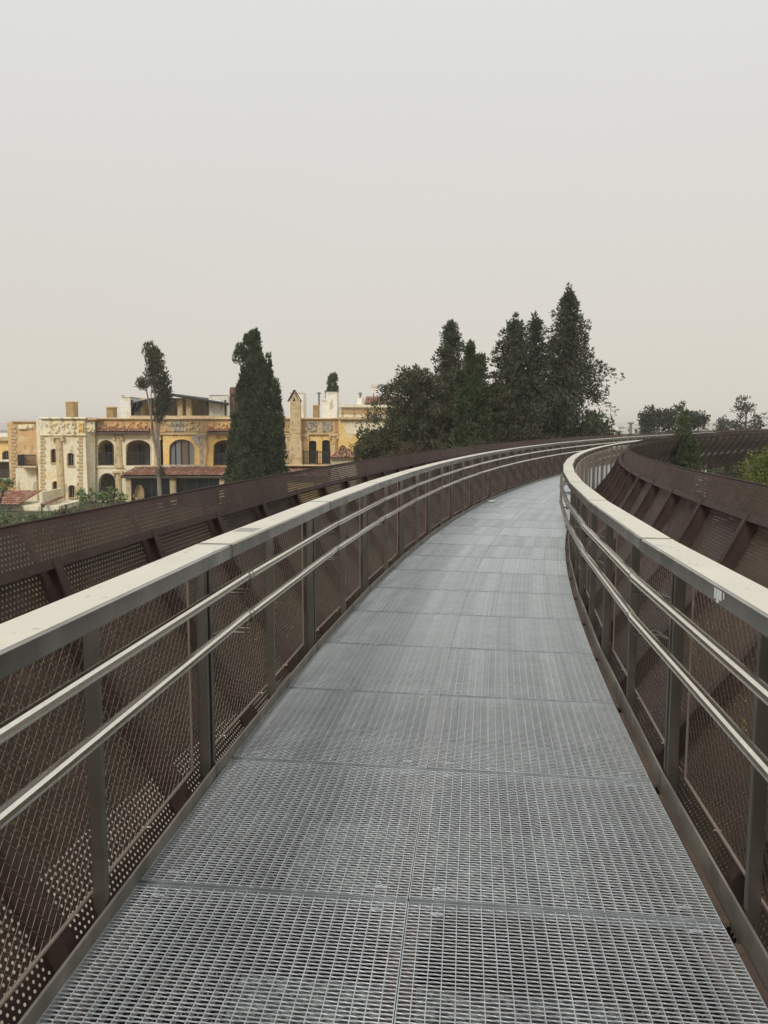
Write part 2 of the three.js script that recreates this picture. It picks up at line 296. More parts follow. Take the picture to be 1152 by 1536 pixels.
  for (let i = 0; s0 + PIT * i < END - 4; i++) {
    const s = s0 + PIT * i, t = thing('parapet_bay', lab, 'parapet', grp); onPath(t, s);
    const a = path(s), b = path(s + PIT); t.rotation.y = -(TH0 + K * (s + PIT / 2)); t.rotation.x = Math.atan2(b.y - a.y, PIT);
    part('rib', ribG, M.brown, t); part('beam', beamG, M.brown, t); part('perforated_sheet', sheetG, pick(VS, i), t); part('top_lip', lip, M.brown, t);
  }
}
// ───────────────────────── ground ─────────────────────────
const GY = -4.9;
const tGround = tex(512, 9, (u, v) => { const a = fbm(u, v, 6, 6), b = fbm(u, v, 70, 2, 4), c = step(.5, .62, fbm(u, v, 9, 5, 33)); return mix(mix([92, 96, 58], [128, 118, 86], a), [104, 110, 56], c * .6).map(q => q * (.7 + .6 * b)); });
const tGravel = tex(512, 1.6, (u, v) => { const a = fbm(u, v, 24, 3), b = fbm(u, v, 90, 2, 6), c = fbm(u, v, 5, 3, 11); const q = 60 + 130 * step(.3, .75, a) * (.6 + .8 * b) + 20 * c; return [q, q, q * .97]; });
M.ground = mat({ color: RGB(.36, .37, .34), roughness: 1, map: tGround, bumpMap: tGround, bumpScale: .08 });
M.gravel = mat({ color: RGB(.30, .31, .305), roughness: 1, map: tGravel, bumpMap: tGravel, bumpScale: .03 });
struct('ground', new G().quad([-1800, GY, 400], [1800, GY, 400], [1800, GY, -2200], [-1800, GY, -2200]), M.ground);
{
  const g = new G(); for (let s = -8; s < END + 20; s += 2) { const P = (s, o) => { const p = path(s); return [p.x + o * Math.cos(p.th), GY + .006, -p.f + o * Math.sin(p.th)]; }; g.quad(P(s, -3.2), P(s, 3.2), P(s + 2, 3.2), P(s + 2, -3.2)); }
  struct('gravel_path', g, M.gravel);
}
{
  const g = new G(); for (let s = -8; s < 60; s += 2) { const P = (s, o) => { const p = path(s); return [p.x + o * Math.cos(p.th), GY + .012, -p.f + o * Math.sin(p.th)]; }; g.quad(P(s, -6.4), P(s, -4.2), P(s + 2, -4.2), P(s + 2, -6.4)); }
  struct('footpath', g, M.pale = mat({ color: RGB(.52, .50, .45), roughness: 1, map: tex(256, 3, (u, v) => { const a = fbm(u, v, 8, 5), b = fbm(u, v, 60, 2, 3); return [1, .97, .9].map(k => k * (160 + 70 * a + 40 * (b - .5))); }) }));
}
// slanted brown columns under the walkway
for (const [s, o] of [[50, .5], [54.5, .5], [60, .5]]) for (const k of [-1, 1]) {
  const p = path(s), B = (o, d, y) => [p.x + o * Math.cos(p.th) + d * Math.sin(p.th), y, -p.f + o * Math.sin(p.th) - d * Math.cos(p.th)];
  const t = thing('support_column', 'slanted brown tubular column carrying the far end of the walkway', 'column', 'slanted columns under the walkway', B(k * 1.1, k * 1.3, GY));
  const b = B(k * 1.1, k * 1.3, GY), a = B(k * .3, 0, p.y - .38), l = q => [q[0] - b[0], q[1] - b[1], q[2] - b[2]];
  part('shaft', new G().tube([l(b), l(a)], [.2, .14], 14), M.brown2 ||= mat({ color: RGB(.20, .125, .08), roughness: .7, map: tBrown }), t);
  part('foot_plate', new G().box(-.35, .35, 0, .06, -.35, .35), M.brown, t);
}

// ───────────────────────── the old yellow hotel ─────────────────────────
const plaster = (a, b, c, s, n = 512) => tex(n, s, (u, v) => {
  const k = fbm(u, v, 5, 6), st = step(.52, .68, fbm(u, v, 7, 5, 17)), dr = step(.62, .74, fbm(u * 1, v * .34, 12, 5, 40)), f = fbm(u, v, 80, 2, 2);
  return mix(mix(mix(a, b, k), c, st * .55), [118, 100, 78], dr * .35).map(q => q * (.9 + .2 * f));
});
const tCream = plaster([243, 231, 198], [247, 240, 220], [236, 212, 160], 6), tOchre = plaster([238, 200, 122], [244, 214, 148], [242, 228, 192], 5), tWhite = plaster([238, 234, 222], [246, 244, 236], [224, 216, 198], 5, 256), tOrange = plaster([216, 174, 120], [224, 190, 142], [236, 214, 174], 4);
const tStone = plaster([206, 180, 138], [222, 204, 166], [178, 148, 108], 2.2), tBare = tex(256, 1.6, (u, v) => { const a = fbm(u, v, 14, 4), b = fbm(u, v, 50, 2, 8); return [1, .965, .90].map(q => q * (190 + 100 * (a - .5) + 60 * (b - .5))); });
const tTile = tex(256, 1.2, (u, v) => { const a = fbm(u, v, 8, 5), b = fbm(u, v, 40, 2, 8); return mix([255, 240, 228], [205, 190, 180], a).map(q => q * (.8 + .35 * b)); });
Object.assign(M, {
  cream: mat({ map: tCream, color: RGB(.97, .96, .93), roughness: .95, bumpMap: tCream, bumpScale: .02 }), ochre: mat({ map: tOchre, color: RGB(.97, .95, .9), roughness: .95, bumpMap: tOchre, bumpScale: .02 }),
  orange: mat({ map: tOrange, roughness: .95, bumpMap: tOrange, bumpScale: .03 }), stone: mat({ map: tStone, roughness: .95, bumpMap: tStone, bumpScale: .03 }),
  bare: mat({ map: tBare, color: RGB(.9, .88, .84), roughness: 1, bumpMap: tBare, bumpScale: .05 }), white: mat({ map: tWhite, color: RGB(.95, .95, .94), roughness: .95 }),
  tile: mat({ map: tTile, vertexColors: true, roughness: .9 }), dark: mat({ color: RGB(.03, .03, .033), roughness: .8 }), iron: mat({ color: RGB(.035, .033, .033), roughness: .6, metalness: .3 }),
  glass: new THREE.MeshPhysicalMaterial({ color: RGB(.022, .025, .026), roughness: .1, metalness: 0, side: THREE.DoubleSide }),
  blind: mat({ color: RGB(.20, .21, .21), roughness: .5 }), woodw: mat({ color: RGB(.16, .11, .07), roughness: .7 }), rust: mat({ color: RGB(.24, .13, .09), roughness: .9, map: tBrown }),
  brick: mat({ color: RGB(.62, .55, .46), roughness: .95, map: tStone, bumpMap: tStone, bumpScale: .05 }),
  wicker: mat({ color: RGB(.62, .60, .52), roughness: .9, map: tStone }), cloth: mat({ color: RGB(.035, .037, .042), roughness: .9 }), roofbrown: mat({ color: RGB(.23, .18, .14), roughness: .9, map: tBrown }),
});
// a frame of photo pixels at one distance; w() gives a local point of the facade plane, f metres in front of it
function facade(D, bx, by) {
  const B = at(bx, by, D), k = { B, D };
  k.pf = 0; k.w = (x, y, f = 0) => { const p = at(x, y, D - f); return [p[0] - B[0], p[1] - B[1], f]; };
  k.box = (x0, x1, y0, y1, f0, f1, g = new G()) => { const a = k.w(x0, y1, f1), b = k.w(x1, y0, f1); return g.box(a[0], b[0], a[1], b[1], f0, f1); };
  k.cbox = (x0, x1, y0, y1, f0, f1, c = .03, g = new G()) => { const a = k.w(x0, y1, f1), b = k.w(x1, y0, f1); return g.cbox(a[0], b[0], a[1], b[1], f0, f1, c); };
  k.wall = (x0, x1, y0, y1, f0, f1, holes) => {
    const a = k.w(x0, y1, k.pf), b = k.w(x1, y0, k.pf), s = new THREE.Shape([[a[0], a[1]], [b[0], a[1]], [b[0], b[1]], [a[0], b[1]]].map(q => new THREE.Vector2(...q)));
    for (const h of holes) s.holes.push(new THREE.Path(k.arch(...h)));
    return flat(new THREE.ExtrudeGeometry(s, { depth: f1 - f0, bevelEnabled: false }).translate(0, 0, f0));
  };
  k.arch = (x0, x1, y0, y1, rise = 9, pt = 0) => { // outline of an opening: jambs and a curved head that rises by `rise` pixels
    const p = [k.w(x0, y1, k.pf), k.w(x1, y1, k.pf)]; const n = 12;
    for (let i = 0; i <= n; i++) { const t = i / n * Math.PI, x = (x0 + x1) / 2 + Math.cos(t) * (x1 - x0) / 2, c = Math.pow(Math.sin(t), pt ? .8 : 1); p.push(k.w(x, y0 + rise - rise * c, k.pf)); }
    return p.map(q => new THREE.Vector2(q[0], q[1]));
  };
  k.archFill = (a, f) => flat(new THREE.ExtrudeGeometry(new THREE.Shape(k.arch(...a)), { depth: .03, bevelEnabled: false }).translate(0, 0, f));
  k.archRing = (a, d, f0, f1) => { const s = new THREE.Shape(k.arch(a[0] - d, a[1] + d, a[2] - d, a[3], a[4], a[5])); const h = k.arch(a[0], a[1], a[2], a[3] - .01, a[4], a[5]); s.holes.push(new THREE.Path(h)); return flat(new THREE.ExtrudeGeometry(s, { depth: f1 - f0, bevelEnabled: false }).translate(0, 0, f0)); };
  k.railing = (x0, x1, y0, y1, f, dx = 1.7) => { const g = new G(), a = k.w(x0, y1, f), b = k.w(x1, y0, f); g.box(a[0], b[0], b[1] - .08, b[1], f - .035, f + .035).box(a[0], b[0], a[1] + .08, a[1] + .12, f - .02, f + .02); for (let x = x0 + dx / 2; x < x1; x += dx) { const q = k.w(x, y0, f)[0]; g.box(q - .02, q + .02, a[1], b[1] - .05, f - .02, f + .02); } const my = (a[1] + b[1]) / 2; for (let x = x0 + dx; x < x1 - dx; x += dx * 2.4) { const q = k.w(x, y0, f)[0]; g.tube([[q - .06, my, f], [q, my + .1, f], [q + .06, my, f], [q, my - .1, f], [q - .06, my, f]], .012, 4, false); } return g; };
  k.pilaster = (xc, hw, y0, y1, f, parent, m) => { // half-round shaft, base, scrolled capital
    const c = k.w(xc, y1, f), t = k.w(xc, y0, f), R = k.w(xc + hw, y1, f)[0] - c[0], g = new G(), n = 10;
    for (let i = 0; i < n; i++) { const A = q => { const w = q / n * Math.PI, rr_ = R * (q % 2 ? .93 : 1); return [c[0] + Math.cos(w) * rr_, f + Math.sin(w) * rr_ * .75]; }; const [x0, z0] = A(i), [x1, z1] = A(i + 1); g.quad([x1, c[1], z1], [x0, c[1], z0], [x0 - (x0 - c[0]) * .12, t[1], z0], [x1 - (x1 - c[0]) * .12, t[1], z1]); }
    const p = part('pilaster', g, m, parent);
    part('capital', new G().box(c[0] - R * 1.45, c[0] + R * 1.45, t[1] - .02, t[1] + .14, f, f + R * 1.05).tube([[c[0] - R * 1.15, t[1] - .14, f], [c[0] - R * 1.15, t[1] - .14, f + R * 1.0]], R * .42, 10).tube([[c[0] + R * 1.15, t[1] - .14, f], [c[0] + R * 1.15, t[1] - .14, f + R * 1.0]], R * .42, 10), m, p);
    part('plinth', new G().box(c[0] - R * 1.25, c[0] + R * 1.25, c[1] - .25, c[1], f, f + R * .95), m, p);
  };
  k.relief = (x0, x1, y0, y1, f, sd, parent, m) => { // a carved panel: real relief
    const a = k.w(x0, y1, f), b = k.w(x1, y0, f), nx = Math.max(8, Math.round((x1 - x0) * 1.6)), ny = Math.max(6, Math.round((y1 - y0) * 1.6)), g = new G();
    const P = (i, j) => { const u = i / nx, v = j / ny, e = Math.min(u, 1 - u, v, 1 - v) < .04 ? 0 : 1; return [a[0] + (b[0] - a[0]) * u, a[1] + (b[1] - a[1]) * v, f + e * .17 * step(.45, .7, noise3(u * (x1 - x0) * .42 + sd, v * (y1 - y0) * .33, sd)) + e * .05 * noise3(u * 30, v * 20, sd + 3)]; };
    for (let i = 0; i < nx; i++) for (let j = 0; j < ny; j++) g.quad(P(i, j), P(i + 1, j), P(i + 1, j + 1), P(i, j + 1));
    part('relief_panel', g, m, parent);
  };
  k.tiles = (x0, x1, y0, f0, y1, f1, rows, parent, sd = 1, nm = 'tiled_roof') => { // barrel tiles from the ridge (y0,f0) down to the eave (y1,f1)
    reseed(sd); const a = k.w(x0, y1, f1), b = k.w(x1, y0, f0), n = Math.max(2, Math.round((b[0] - a[0]) / .26)), pw = (b[0] - a[0]) / n, g = new G(); g.c = [];
    const cols = [[.56, .29, .20], [.48, .22, .15], [.62, .38, .28], [.46, .27, .20], [.68, .48, .38]];
    for (let r = 0; r < rows; r++) for (let i = 0; i < n; i++) {
      const t0 = r / rows, t1 = (r + 1.12) / rows, L = (t, e) => [b[1] + (a[1] - b[1]) * t + e, f0 + (f1 - f0) * t], x = a[0] + pw * (i + .5), c = cols[Math.floor(rnd() * 5)], w = .8 + .3 * rnd(), q0 = g.p.length;
      for (let s = 0; s < 5; s++) { const A = q => { const w2 = q / 5 * Math.PI; return [-Math.cos(w2) * pw * .52, Math.sin(w2) * .085]; }; const [xa, ya] = A(s), [xb, yb] = A(s + 1), [h0, z0] = L(t0, 0), [h1, z1] = L(t1, .035); g.quad([x + xa * .85, h0 + ya * .85, z0], [x + xa, h1 + ya, z1], [x + xb, h1 + yb, z1], [x + xb * .85, h0 + yb * .85, z0]); }
      for (let q = q0; q < g.p.length; q += 3) g.c.push(c[0] * w, c[1] * w, c[2] * w);
    }
    const o = part(nm, g, M.tile, parent); o.userData.kind = 'stuff';
    part('roof_slab', new G().quad([a[0], a[1] - .03, f1], [b[0], a[1] - .03, f1], [b[0], b[1] - .03, f0], [a[0], b[1] - .03, f0]).box(a[0], b[0], a[1] - .2, a[1] - .035, f1 - .08, f1 - .01), M.roofbrown, parent);
  };
  k.window = (a, f, parent, pane, fm, bars = 1) => { const w = part('window', k.archFill(a, f - .1), pane, parent); part('window_frame', k.archRing([a[0] + .9, a[1] - .9, a[2] + .9, a[3] - .5, a[4], a[5]], .8, f - .08, f - .02), fm, w); const p0 = k.w(a[0], a[3], k.pf), p1 = k.w(a[1], a[2] + 1, k.pf); for (let i = 1; i <= bars; i++) { const x = p0[0] + (p1[0] - p0[0]) * i / (bars + 1); part('mullion', new G().box(x - .03, x + .03, p0[1], p1[1] - .1, f - .065, f - .015), fm, w); } };
  return k;
}
{
  const k = facade(67, 330, 757), H = thing('hotel_building', 'old yellow plastered hotel with arched loggias and carved frieze, in disrepair', 'building', undefined, k.B);
  const A1 = [146.5, 171.5, 660, 698, 12], A2 = [189, 226, 660, 698, 11], A3 = [254, 292, 659, 698, 14], A4 = [320, 354, 660, 698, 11], A5 = [372, 404, 660, 698, 11], L1 = [148.5, 173.5, 710, 749.5, 17, 1];
  // walls with real openings
  part('wall', k.wall(143, 243, 629, 757, -.45, 0, [A1, A2, L1]), M.cream, H);
  part('wall', k.wall(243.05, 430, 629, 757, -.45, 0, [A3, A4, A5]), M.ochre, H);
  const D1 = [463, 474.5, 661, 697, 3], D2 = [483, 495, 660, 697, 3], D0 = [416, 427, 663, 697, 3];
  part('wall', k.wall(430.05, 513, 627, 757, -.5, -.05, [D1, D2]), M.ochre, H);
  // inside of the loggias
  part('loggia_back', k.box(143, 513, 629, 757, -2.7, -2.5), M.stone, H); part('floor_slab', k.box(143, 513, 698.2, 703, -2.5, -.46), M.stone, H); part('loggia_ceiling', k.box(143, 513, 640, 655, -2.5, -.46), M.stone, H);
  for (const x of [180, 236, 306, 362, 440]) part('partition', k.box(x - 2, x + 2, 655, 698, -2.49, -.46), M.stone, H);
  part('block', k.box(143, 513, 629, 757, -15, -2.75), M.cream, H);
  for (const [x, w] of [[163, 9], [213, 10], [335, 11], [386, 11]]) { const d = part('loggia_door', k.box(x - w / 2, x + w / 2, 666, 698, -2.49, -2.44), M.glass, H); part('door_frame', k.box(x - .6, x + .6, 666, 698, -2.43, -2.38), M.woodw, d); }
  for (const x of [205, 221, 326]) part('curtain', k.box(x - 3, x + 3, 667, 698, -2.42, -2.38), M.blind, H);
  k.window([155, 168, 716, 749, 12, 1], -1.2, H, M.glass, M.woodw, 1);
  // the big curtained arch
  { const w = part('window', k.archFill(A3, -.3), M.blind, H); for (const x of [263, 272, 283]) part('mullion', k.box(x - .35, x + .35, 662, 698, -.27, -.2), M.iron, w); part('window_frame', k.archRing([A3[0] + .8, A3[1] - .8, A3[2] + .8, A3[3], A3[4]], .75, -.27, -.18), M.iron, w); part('blind_panel', k.box(272.4, 282.6, 662, 697, -.265, -.25), M.woodw, w); }
  for (const d of [D1, D2]) { const w = part('balcony_door', k.archFill(d, -.3), M.glass, H); part('door_frame', k.archRing([d[0] + .8, d[1] - .8, d[2] + .8, d[3], d[4]], .8, -.27, -.2), M.iron, w); }
  for (const a of [A1, A2, A4, A5]) part('balcony_railing', k.railing(a[0] + .2, a[1] - .2, 679, 698, -.2), M.iron, H);
  part('balcony_railing', k.railing(149, 173, 731, 749.5, -.2), M.iron, H);
  for (const [a, m] of [[A1, M.cream], [A2, M.cream], [A3, M.ochre], [A4, M.ochre], [L1, M.bare]]) part('arch_surround', k.archRing(a, 1.2, .004, .06), m, H);
  for (const [x, m] of [[179.5, M.stone], [236, M.stone]]) k.pilaster(x, 5, 656, 697, .005, H, m);
  k.pilaster(134.5, 4, 655, 752, .45, H, M.stone); k.pilaster(179, 5, 709, 747, .005, H, M.stone); k.pilaster(304, 4.5, 655, 697, .005, H, M.bare); k.pilaster(457.5, 4.5, 655, 697, -.045, H, M.stone); k.pilaster(501, 5, 654, 680, .1, H, M.stone); k.pilaster(431, 4, 655, 697, -.045, H, M.stone);
  // frieze, cornices and carved panels
  part('cornice', k.cbox(143, 513, 626.5, 629.5, -.5, .38, .08), M.stone, H); part('cornice', k.cbox(143, 513, 650, 652.6, 0, .2, .05), M.stone, H); part('string_course', k.cbox(143, 255, 699, 702, .004, .12, .03), M.cream, H);
  part('frieze', k.box(143, 243, 630, 649.5, .004, .05), M.orange, H); part('frieze', k.box(243.1, 513, 630, 649.5, .004, .05), M.stone, H);
  for (const [a, b, m, s] of [[147, 160, M.stone, 3], [162, 188, M.orange, 9], [192, 222, M.orange, 15], [246, 258, M.stone, 22], [260, 275, M.bare, 28], [277, 300, M.stone, 34], [312, 330, M.orange, 39], [332, 352, M.orange, 44], [414, 434, M.stone, 51], [457, 476, M.bare, 58], [483, 499, M.bare, 66]]) k.relief(a, b, 632, 648, .055, s, H, m);
  for (let x = 226; x < 512; x += 1.9) if (!(x > 246 && x < 302) && (x < 312 || x > 353) && (x < 413 || x > 435) && (x < 456 || x > 500)) part('flute', k.box(x, x + .9, 632, 648.5, .051, .14), M.orange, H);
  k.tiles(144, 225, 642.5, .06, 647.5, .75, 2, H, 3, 'tile_eave'); k.tiles(310, 352, 643, .06, 647.5, .75, 2, H, 4, 'tile_eave');
  // fallen plaster: bare rough patches with a ragged edge
  const patch = (pts, f, m, nm = 'bare_patch') => part(nm, flat(new THREE.ExtrudeGeometry(new THREE.Shape(pts.map(q => new THREE.Vector2(...k.w(...q).slice(0, 2)))), { depth: .05, bevelEnabled: false }).translate(0, 0, f)), m, H);
  patch([[287, 656], [293, 651], [300, 650], [308, 652], [310, 660], [313, 672], [311, 683], [306, 680], [302, 674], [296, 668], [291, 664]], .064, M.bare);
  patch([[303, 655], [308, 654], [311, 676], [309, 700], [303, 700], [304, 680]], .12, M.orange); patch([[243.5, 697], [300, 697], [298, 702], [243.5, 703]], .008, M.bare);
  patch([[188, 700], [200, 698.5], [232, 699.5], [232, 705], [205, 704], [190, 706]], .13, M.cream);
  // corner tower
  const T = [[76.5, 86, 673.5, 694, 3], [101.3, 110.7, 679.5, 698.5, 3], [79, 88, 722, 740.5, 3], [103, 112, 728, 746.5, 3]];
  k.pf = 1.2; part('tower_wall', k.wall(60, 127, 629, 757, .7, 1.2, T), M.cream, H); part('tower_body', k.box(60.2, 126.8, 629.2, 757, -13, .55), M.cream, H);
  for (const a of T) { k.window(a, 1.05, H, M.glass, M.woodw, 1); part('window_sill', k.cbox(a[0] - 1, a[1] + 1, a[3], a[3] + 1.6, 1.19, 1.36, .02), M.stone, H); part('window_head', k.archRing(a, 1.1, 1.202, 1.25), M.stone, H); }
  k.pf = 0; part('tower_cornice', k.cbox(58.5, 128.5, 626, 629, -.3, 1.55, .1), M.cream, H); part('tower_cornice', k.cbox(59, 128, 651.5, 654, 1.2, 1.42, .06), M.cream, H); part('tower_frieze', k.box(60.5, 126.5, 631, 651, 1.202, 1.25), M.cream, H);
  for (const [a, b, s] of [[68, 90, 71], [92, 115, 77], [118, 126, 80]]) k.relief(a, b, 634, 650, 1.252, s, H, a === 118 ? M.ochre : M.cream);
  k.pilaster(92.5, 6.2, 657, 750, 1.205, H, M.stone);
  const q1 = k.cbox(0, 8, 0, 4.6, 0, .07, .02).geo(), q2 = k.cbox(0, 5.5, 0, 4.6, 0, .07, .02).geo();
  for (const [x, r] of [[61, 0], [116, 1], [17.5, 0]]) for (let i = 0, y = x < 20 ? 640 : 655; y < 748; y += 5.2, i++) { const o = part('quoin', i % 2 ? q1 : q2, M.stone, H), zf = x < 20 ? -.79 : 1.205, p = k.w(x + (r && !(i % 2) ? 2.5 : 0), y, zf), z = k.w(0, 0, .07); o.position.set(p[0] - z[0], p[1] - z[1], zf); }
  part('link_wall', new G().quad([...k.w(127, 757, 1.1)], [...k.w(143, 757, .3)], [...k.w(143, 629, .3)], [...k.w(127, 629, 1.1)]), M.cream, H); part('link_cornice', k.cbox(127, 145, 626.5, 629.5, .1, 1.3, .08), M.stone, H);
  k.relief(129, 142, 633, 648, .95, 90, H, M.cream);
  // ochre wing with its balcony
  part('wing_wall', k.box(17, 60, 633, 757, -12, -.8), M.orange, H); part('wing_plinth_wall', k.box(26, 54, 702, 757, -.79, -.7), M.cream, H);
  part('wing_cornice', k.cbox(16, 61, 631, 633.2, -12, -.55, .06), M.stone, H); patch([[24, 637], [44, 636], [46, 641], [40, 644], [30, 643], [24, 646]], -.785, M.cream); patch([[52, 632], [60, 632], [60, 757], [54, 757], [55, 700], [53, 660]], -.785, M.bare); k.relief(27, 50, 637, 644, -.73, 95, H, M.cream);
  part('balcony_slab', k.cbox(26, 54, 699, 702, -.79, .5, .04), M.stone, H); part('balcony_railing', k.railing(27, 53.5, 682, 699, .42), M.iron, H); part('balcony_railing', k.box(26.8, 27.4, 682, 699, -.7, .42), M.iron, H);
  // roof: chimneys, tanks, boxes
  const chim = (x0, x1, y0, y1, m, pipe) => { const c = part('chimney', k.box(x0, x1, y0, y1, -4, -2.9), m, H); part('chimney_cap', k.cbox(x0 - .6, x1 + .6, y0 - .1, y0 + 1.6, -4.1, -2.8, .03), M.stone, c); if (pipe) { const p = k.w((x0 + x1) / 2, y0), q = k.w((x0 + x1) / 2, pipe); part('flue_pipe', new G().tube([[p[0], p[1], -3.4], [q[0], q[1], -3.4]], .09, 8).tube([[q[0], q[1], -3.4], [q[0], q[1] + .06, -3.4], [q[0], q[1] + .16, -3.4], [q[0], q[1] + .2, -3.4]], [.1, .2, .18, .05], 8), M.blind, c); } };
  chim(99.5, 109.5, 602, 630, M.brick); chim(160, 169, 610, 630, M.brick, 594); chim(469.5, 477.5, 607, 630, M.brick, 589);
  for (const [a, b, c] of [[181.5, 195.5, 595], [314, 341, 592], [434, 455, 588.5], [482.5, 489, 600], [489.2, 505, 588]]) { const o = part('roof_box', k.box(a, b, c, 630, -6, -3.2), M.white, H); part('coping', k.cbox(a - .4, b + .4, c - .2, c + .8, -6.1, -3.1, .02), M.white, o); }
  { const a = k.w(346, 596, -5), b = k.w(359, 596, -5); part('rusty_tank', new G().tube([[a[0], a[1] + .45, -5], [b[0], b[1] + .45, -5]], .5, 16).box(a[0], b[0], a[1] - 2, a[1] - .1, -5.4, -4.6), M.rust, H); }
  part('shaded_box_side', k.box(341.5, 351, 595, 630, -7, -4.2), M.roofbrown, H);  // brown colour stands in for shade on the right face of the white box
  // black canopy on posts
  { const c = part('roof_canopy', new G().quad(k.w(258, 592, -2.5), k.w(343, 606, -1.2), k.w(343, 601, -7), k.w(258, 590, -7)).quad(k.w(258, 592, -2.5), k.w(258, 590, -7), k.w(196, 604, -7), k.w(196, 606, -2)), M.cloth, H);
    for (const x of [198, 259, 300, 311, 338]) part('canopy_post', k.box(x - 1, x + 1, 600, 630, -2.4, -2.25), M.dark, c);
    for (const x of [270, 283]) part('canopy_pillar', k.box(x - 3.5, x + 3.5, 598, 630, -4.2, -3.7), M.stone, c);
    part('canopy_beam', new G().tube([k.w(196, 606, -2), k.w(258, 592.5, -2.5), k.w(343, 606.5, -1.2)], .12, 6), M.dark, c); part('back_screen', k.box(200, 318, 597, 630, -7, -6.9), M.stone, c);
    const g = new G(), n = 10; for (let i = 0; i < n; i++) { const P = (u, v) => k.w(197 + u * 22 - v * u * 8, 605 - u * 4 + v * (20 - 8 * u) + Math.sin(u * 9) * 1.2, -1.9 + .25 * Math.sin(u * 14 + v * 3)); for (let j = 0; j < 6; j++) g.quad(P(i / n, j / 6), P((i + 1) / n, j / 6), P((i + 1) / n, (j + 1) / 6), P(i / n, (j + 1) / 6)); } part('torn_cloth', g, M.cloth, c); }
  part('roof_parapet', k.box(195, 345, 623.5, 626.4, -2.2, -1.8), M.stone, H);
  // gabled chimney tower in front of the loggias
  { const c = part('chimney_tower', k.box(437, 450, 600, 757, .1, 1.1), M.stone, H); const a = k.w(436, 601), b = k.w(451, 601), t = k.w(443.5, 587);
    part('gable', new G().prism([[a[0] + .1, a[1]], [b[0] - .1, b[1]], [t[0], t[1] - .1]], .12, 1.08), M.stone, c); part('gable_roof', new G().quad([a[0] - .15, a[1] - .1, 0], [a[0] - .15, a[1] - .1, 1.3], [t[0], t[1] + .1, 1.3], [t[0], t[1] + .1, 0]).quad([b[0] + .15, b[1] - .1, 0], [t[0], t[1] + .1, 0], [t[0], t[1] + .1, 1.3], [b[0] + .15, b[1] - .1, 1.3]), M.rust, c);
    const v = k.w(443.5, 600); part('vent', new G().prism([[v[0] - .13, v[1] - .15], [v[0] + .13, v[1] - .15], [v[0], v[1] + .2]], 1.085, 1.11), M.dark, c); for (let y = 606; y < 690; y += 6.2) part('joint_band', k.box(437.1, 449.9, y, y + .7, 1.102, 1.125), M.stone, c); part('tower_foot', k.box(434, 452, 662, 757, .05, 1.3), M.stone, c); }
  part('balcony_slab', k.cbox(415, 497, 697, 699.5, -.1, 2.2, .04), M.stone, H); part('balcony_railing', k.railing(454, 495, 677, 697, 2.1, 2), M.iron, H); part('balcony_railing', k.railing(415, 434, 677, 697, 2.1, 2), M.iron, H); for (const x of [415, 455, 476, 495]) part('railing_post', k.box(x - .6, x + .6, 675, 697, 2.05, 2.17), M.iron, H);
  k.tiles(415, 498, 698, .3, 716, 5.2, 8, H, 12); part('lower_wall', k.box(416, 497, 717, 757, .3, 4.8), M.ochre, H);
  // glazed veranda
  k.tiles(181, 347, 700.5, .1, 713.5, 4.2, 7, H, 15); part('veranda_fascia', k.box(181, 347, 714.2, 717.5, 3.9, 4.1), M.dark, H); part('veranda_glass', k.box(196, 329, 717.6, 757, 3.45, 3.5), M.glass, H); part('veranda_ceiling', k.box(183, 345, 714.5, 717, .05, 3.85), M.woodw, H);
  for (const [a, b] of [[189.5, 196], [255.5, 263.5], [329.5, 338]]) part('veranda_pillar', k.cbox(a, b, 717.6, 757, 3.3, 3.8, .03), M.stone, H); for (const x of [228, 242, 279, 296, 313]) part('glazing_bar', k.box(x - .5, x + .5, 717.7, 757, 3.505, 3.56), M.dark, H);
}
{ // white basket chair standing on the veranda
  const k = facade(62.9, 210, 757), c = thing('basket_chair', 'pale high-backed basket chair standing at the dark veranda glass', 'chair', undefined, k.B), R = .42;
  const g = new G(), n = 14, m = 8; const P = (i, j) => { const u = i / n * 2 - 1, v = j / m, w = u * 1.9, r = R * (1 - .25 * v * v) * (v > .7 ? 1 - (v - .7) * 1.6 : 1); return [Math.sin(w) * r, .55 + v * 1.05, -Math.cos(w) * r * .8]; };
  for (let i = 0; i < n; i++) for (let j = 0; j < m; j++) g.quad(P(i, j), P(i + 1, j), P(i + 1, j + 1), P(i, j + 1));
  part('hood', g, M.wicker, c); part('seat', new G().tube([[0, .5, 0], [0, .62, 0]], .4, 14), M.wicker, c); part('apron', new G().tube([[0, .12, 0], [0, .5, 0]], [.3, .37], 14), M.wicker, c); for (const x of [-.25, .25]) part('leg', new G().tube([[x, 0, .2], [x, .14, .2]], .04, 6), M.wicker, c); for (const x of [-1, 1]) part('arm_rest', new G().tube([[x * .4, .85, -.1], [x * .42, .86, .28], [x * .4, .6, .3]], .05, 6), M.wicker, c);
}
